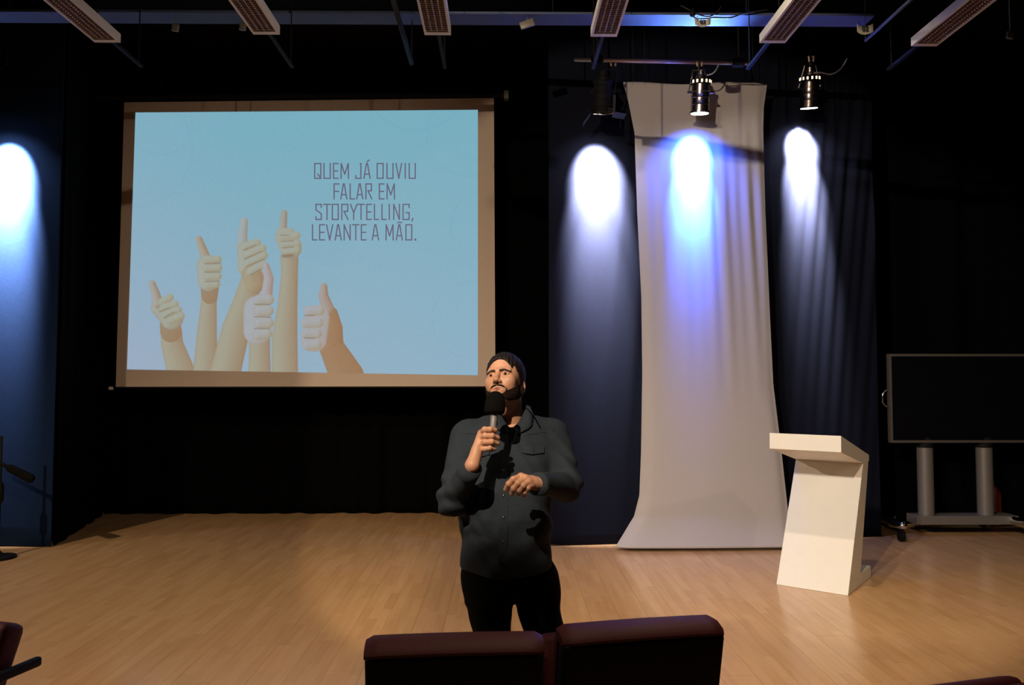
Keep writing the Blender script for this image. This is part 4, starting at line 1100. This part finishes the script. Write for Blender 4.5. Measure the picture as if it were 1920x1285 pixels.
    chL = [
        [mcpL[0], gx(775, 900, 2.690), gx(708, 968, 2.694), gx(670, 1040, 2.710)],
        [mcpL[1], gx(845, 955, 2.678), gx(780, 1030, 2.684), gx(757, 1095, 2.704)],
        [mcpL[2], gx(920, 990, 2.676), gx(865, 1055, 2.684), gx(852, 1105, 2.704)],
        [mcpL[3], gx(985, 1025, 2.682), gx(945, 1085, 2.690), gx(928, 1122, 2.704)]]
    thL = [gx(1060, 910, 2.745), gx(960, 930, 2.768), gx(860, 960, 2.765), gx(810, 990, 2.755)]
    foreL = wrL + (elL-wrL)*0.22
    hL = hand(wrL, foreL, chL, thL, mcpL)
    mesh_obj('body', [head, body, hR, hL], M['skin'], man)
    # fingernails (left hand faces us)
    for ch in chL+chR:
        t, p_ = ch[-1], ch[-2]
        dd = (t-p_)/np.linalg.norm(t-p_); nrm = A((0, -1, 0)); nrm -= dd*nrm.dot(dd); nrm /= np.linalg.norm(nrm); sd = np.cross(dd, nrm)
        c0 = t+dd*0.002+nrm*0.0064
        vs_ = []
        for i_ in range(5):
            for j_ in range(4):
                uu = (i_/4-.5)*0.0085; vv = (j_/3-.5)*0.0085
                vs_.append(c0+sd*uu+dd*vv-nrm*(uu*uu*60))
        fs = [(i_*4+j_, (i_+1)*4+j_, (i_+1)*4+j_+1, i_*4+j_+1) for i_ in range(4) for j_ in range(3)]
        o = MB().add(vs_, fs).build('fingernail', M['nail'], man, True)
        md = o.modifiers.new('t', 'SOLIDIFY'); md.thickness = 0.0008
    # ---------------- shirt
    s_ = Field((-0.36, 2.64, 0.86), (0.40, 3.34, 1.60), 0.0052)
    rowz = lambda y: 1.65-(y-710)/480
    rows = [(rowz(1066), cx(948.5), 3.06, .173, .135), (rowz(1040), cx(948), 3.055, .177, .145), (rowz(1000), cx(947), 3.045, .177, .158), (rowz(960), cx(948), 3.04, .176, .162),
            (rowz(910), cx(952), 3.045, .174, .155), (rowz(860), cx(956), 3.06, .176, .140), (rowz(825), cx(957), 3.08, .174, .125), (rowz(800), cx(958), 3.09, .155, .105), (rowz(782), cx(959), 3.10, .10, .075), (rowz(775), cx(960), 3.10, .05, .05)]
    s_.add(s_.stack(rows[::1] if rows[0][0] < rows[-1][0] else rows[::-1]))
    s_.add(s_.cap(nbn+A((-0.02, 0.0, 0.005)), shR+A((0.020, 0, 0.010)), 0.056, 0.058), 0.04)
    s_.add(s_.cap(nbn+A((0.02, 0.0, 0.005)), shL+A((-0.020, 0, 0.010)), 0.056, 0.058), 0.04)
    for (p, q, wv, sg) in ((shR, elR, wrR, -1), (shL, elL, wrL, 1)):
        s_.add(s_.cap(p, q, 0.068, 0.056), 0.03)
        ax_ = (wv-q)/np.linalg.norm(wv-q); cuff = wv + (q-wv)*(0.04 if sg < 0 else -0.06)
        fa = s_.cap(q, cuff, 0.055, 0.036)
        fa = smin(fa, s_.cap(cuff-ax_*0.045, cuff+ax_*0.03, 0.0385), 0.004)
        pl = ((s_.X-cuff[0])*ax_[0]+(s_.Y-cuff[1])*ax_[1]+(s_.Z-cuff[2])*ax_[2]).astype(np.float32)
        fa = smax(fa, pl, 0.003)
        fa = smax(fa, -s_.cap(cuff-ax_*0.035, cuff+ax_*0.05, 0.0315), 0.002)
        s_.add(fa, 0.016)
    X, Y, Z = s_.X, s_.Y, s_.Z
    # wrinkles: sleeves crumpled round the elbows, soft pulls over the belly
    wr = 0
    for (p, q, wv, sg) in ((shR, elR, wrR, -1), (shL, elL, wrL, 1)):
        de = np.sqrt((X-q[0])**2+(Y-q[1])**2+(Z-q[2])**2)
        wr = wr + 0.0080*np.exp(-(de/0.12)**2)*np.sin(75*(Z*0.8+X*sg*0.75+0.35*Y)+3*np.sin(X*22+Z*14))
        de2 = np.sqrt((X-p[0])**2+(Y-p[1])**2+(Z-p[2]+0.06)**2)
        wr = wr + 0.0055*np.exp(-(de2/0.10)**2)*np.sin(58*(Z*0.5+X*sg*0.9)+2*np.sin(Z*25))
    wr = wr + 0.0045*np.sin(26*Z+9*X+2.5*np.sin(11*X+4*Z))*np.clip((1.36-Z)/0.2, 0, 1) + 0.0036*np.sin(38*X-17*Z+3*np.sin(9*Z))*np.clip((1.2-Z)/0.15, 0, 1)
    wr = wr + 0.0018*np.sin(61*X+33*Z+4*np.sin(17*X+13*Z))
    s_.d = s_.d + wr.astype(np.float32)
    # open neck
    s_.sub(s_.cap(nbn+A((-0.004, -0.030, 0.0)), nbn+A((-0.012, -0.05, 0.12)), 0.052, 0.064), 0.005)
    s_.sub(s_.cap(nbn+A((-0.012, -0.14, -0.055)), nbn+A((-0.008, -0.11, 0.05)), 0.003, 0.036), 0.005)
    # hem: slightly curved shirt tail
    hemz = rowz(1062)+0.010*np.cos((X-cx(948))*18)*-1
    s_.d = smax(s_.d, (hemz-Z).astype(np.float32), 0.004)
    shirt = mesh_obj('shirt', [s_.mesh()], M['shirt'], man)
    def front(px, py, off=0.003):
        """point on the front of the shirt below photo pixel"""
        best = None
        for Yt in np.arange(2.66, 3.12, 0.002):
            p = P(px, py, float(Yt)); i = [int(round((p[k]-s_.lo[k])/s_.h)) for k in range(3)]
            if all(0 <= i[k] < s_.n[k] for k in range(3)) and s_.d[i[0], i[1], i[2]] < 0.001:
                best = Yt; break
        if best is None: best = 2.95
        return P(px, py, float(best)-off)
    # placket strip with snaps
    ys = list(range(800, 1060, 6)); pk = MB(); vs_ = []; 
    pxs = lambda y: 948+(y-800)*(-0.012)-2
    def yfront(y): return front(pxs(y), y, 0.0).y
    raw = []
    for y in ys:
        best = None
        for Yt in np.arange(2.86, 3.12, 0.002):
            p = P(pxs(y), y, float(Yt)); i = [int(round((p[k]-s_.lo[k])/s_.h)) for k in range(3)]
            if s_.d[i[0], i[1], i[2]] < 0.0: best = float(Yt); break
        raw.append(best if best else (raw[-1] if raw else 2.95))
    raw = np.convolve(np.pad(raw, 3, mode='edge'), np.ones(7)/7, 'valid')
    for y, yv in zip(ys, raw):
        for dx in (-8, 8):
            vs_.append(P(pxs(y)+dx, y, yv-0.004))
        for dx in (8, -8):
            vs_.append(P(pxs(y)+dx, y, yv+0.012))
    n4 = len(ys)
    fs = [(i*4+j, i*4+(j+1) % 4, (i+1)*4+(j+1) % 4, (i+1)*4+j) for i in range(n4-1) for j in range(4)]+[(0, 1, 2, 3), ((n4-1)*4+3, (n4-1)*4+2, (n4-1)*4+1, (n4-1)*4)]
    plk = MB().add(vs_, fs).build('placket', M['shirt'], shirt, 'auto')
    def snap(px, py, yv=None):
        c = front(px, py, 0.002) if yv is None else P(px, py, yv-0.005)
        MB().lathe([(0, 0.0048), (0.6, 0.0045), (1, 0.002)], (c.x, c.y+0.003, c.z), (c.x, c.y-0.003, c.z), 12).build('snap_button', M['snap'], shirt, True)
    for y in (838, 882, 929, 971, 1016):
        snap(pxs(y), y, float(np.interp(y, ys, raw)))
    # chest pocket flaps
    for (x0_, x1_, top_) in ((978, 1020, 838), (888, 917, 842)):
        g = MB(); V_ = []; nn = 10
        for i in range(nn+1):
            s = i/nn; px = x0_+(x1_-x0_)*s; lowy = top_+11+3.5*(1-abs(2*s-1))
            for (yy, off) in ((top_, 0.0025), (lowy, 0.006)): V_.append(front(px, yy, off))
            for (yy, off) in ((lowy, 0.001), (top_, -0.002)): V_.append(front(px, yy, off))
        fs = [(i*4+j, i*4+(j+1) % 4, (i+1)*4+(j+1) % 4, (i+1)*4+j) for i in range(nn) for j in range(4)]+[(0, 1, 2, 3), (nn*4+3, nn*4+2, nn*4+1, nn*4)]
        g.add(V_, fs).build('pocket_flap', M['shirt'], shirt, 'auto')
        if x0_ > 950: snap((x0_+x1_)/2, top_+9)
        else: pass
    # collar: band round the neck with two folded points
    cen = A(nbn)+A((-0.002, -0.006, 0.0))
    tt_ = [0, .25, .5, .75, .9, 1]
    TP = np.array([(0,.062,.112),(.045,.045,.110),(.056,.0,.100),(.046,-.045,.070),(.030,-.075,.037),(.010,-.098,.008)])
    BP = np.array([(0,.085,.070),(.062,.060,.073),(.077,.0,.078),(.080,-.060,.052),(.072,-.108,.016),(.014,-.118,-.010)])
    Rinv = np.array(cam_rot).T
    def pix(p):
        q = Rinv @ (np.array(p)-np.array(CAM)); return 960+F*q[0]/-q[2], 642.5-F*q[1]/-q[2]
    for sg in (-1, 1):
        nn = 24; V_ = []
        for i in range(nn+1):
            t = i/nn
            tp = A([np.interp(t, tt_, TP[:, k]) for k in range(3)]); bp_ = A([np.interp(t, tt_, BP[:, k]) for k in range(3)])
            tp[0] *= sg; bp_[0] *= sg
            tp, bp_ = tp+A(nbn)+A((-0.004, 0, 0)), bp_+A(nbn)+A((-0.004, 0, 0))
            if t > 0.55:
                u_, v_ = pix(bp_); sy = front(u_, v_, 0.009); bp_[1] = min(bp_[1], sy.y)
            fold = tp+(bp_-tp)*0.12+A((0, 0, 0.007))
            V_ += [tp-(bp_-tp)*0.15+A((0, 0.002, -0.012)), tp, fold, tp+(bp_-tp)*0.5+A((sg*0.004, -0.003, 0.006)), bp_]
        fs = [(i*5+j, i*5+j+1, (i+1)*5+j+1, (i+1)*5+j) for i in range(nn) for j in range(4)]
        o = MB().add(V_, fs).build('collar', M['shirt'], shirt, True)
        md = o.modifiers.new('t', 'SOLIDIFY'); md.thickness = 0.003; md.offset = 0
    # cuffs
    for (q, wv, sg) in ((elR, wrR, -1), (elL, wrL, 1)):
        ax_ = (wv-q)/np.linalg.norm(wv-q); c0 = wv+(q-wv)*(0.04 if sg < 0 else -0.06)
        MB().tube([c0-ax_*0.050, c0-ax_*0.046, c0+ax_*0.001, c0+ax_*0.003, c0+ax_*0.001, c0-ax_*0.03], [0.0395, 0.0418, 0.0405, 0.038, 0.0335, 0.033], 28, caps=False).build('cuff', M['shirt'], shirt, True)
    # shoulder yoke seams
    for (pa_, pb_) in (((972, 818), (1040, 808)), ((925, 818), (868, 812))):
        pts = [front(pa_[0]+(pb_[0]-pa_[0])*t, pa_[1]+(pb_[1]-pa_[1])*t, 0.0005) for t in np.linspace(0, 1, 12)]
        MB().tube(pts, 0.0009, 5).build('yoke_seam', M['tshirt'], shirt, True)
    # ---------------- trousers
    t_ = Field((-0.26, 2.86, 0.05), (0.34, 3.26, 1.06), 0.0062)
    t_.add(t_.stack([(0.80, cx(953), 3.06, .150, .095), (0.84, cx(953), 3.06, .170, .115), (0.90, cx(951), 3.06, .172, .125), (1.0, cx(950), 3.055, .160, .12)]))
    hr = A(P(910, 1085, 3.06)); hl = A(P(1003, 1085, 3.06))
    t_.add(t_.cap(hr, knR+A((0, 0, 0.02)), 0.088, 0.064), 0.04); t_.add(t_.cap(hl, knL+A((0, 0, 0.02)), 0.092, 0.066), 0.025)
    t_.add(t_.cap(knR, anR, 0.064, 0.055), 0.02); t_.add(t_.cap(knL, anL, 0.066, 0.055), 0.02)
    wr = 0.004*np.sin(34*t_.Z+20*t_.X+3*np.sin(13*t_.X+6*t_.Z))*(0.4+np.exp(-((t_.Z-0.75)/0.12)**2)+np.exp(-((t_.Z-0.12)/0.08)**2))
    t_.d = t_.d+wr.astype(np.float32)
    t_.d = smax(t_.d, (0.055-t_.Z).astype(np.float32), 0.004)
    mesh_obj('trousers', [t_.mesh()], M['trouser'], man)
    for (an_, dx) in ((anR, -0.03), (anL, 0.03)):
        k_ = Field((an_[0]-0.1, an_[1]-0.26, 0.0), (an_[0]+0.1, an_[1]+0.12, 0.15), 0.004)
        h0 = A((an_[0], an_[1]+0.045, 0.042)); h1 = A((an_[0]+dx, an_[1]-0.16, 0.036))
        k_.add(k_.cap(h0, h1, 0.038, 0.042)); k_.add(k_.cap(A((an_[0], an_[1], 0.10)), h0, 0.042, 0.040), 0.02)
        k_.d = smax(k_.d, (0.004-k_.Z).astype(np.float32), 0.004)
        mesh_obj('shoe', [k_.mesh()], M['shoe'], man)
    # ---------------- hand-held microphone
    ax_ = (MICT-MICB)/np.linalg.norm(MICT-MICB)
    mic = thing('microphone', 'black handheld microphone with foam cap held at the person\'s mouth', 'microphone', MICB)
    MB().lathe([(0, 0.008), (0.02, 0.0105), (0.75, 0.0125), (0.9, 0.0135), (1.0, 0.018)], MICB+ax_*0.012, MICT+ax_*0.012, 24).build('handle', M['mic'], mic, 'auto')
    fc = MICT-ax_*0.003
    mf = MB().lathe([(0, 0.026), (0.03, 0.033), (0.12, 0.0375), (0.3, 0.0375), (0.5, 0.036), (0.68, 0.034), (0.82, 0.029), (0.92, 0.020), (0.98, 0.010), (1, 0.002)], fc, fc+ax_*0.084, 28)
    mf.build('foam_cap', M['foam'], mic, True)
M['mic'] = mat('mic_body', (0.50, 0.50, 0.53), 0.32, metal=0.6, noise=0.1)
person()
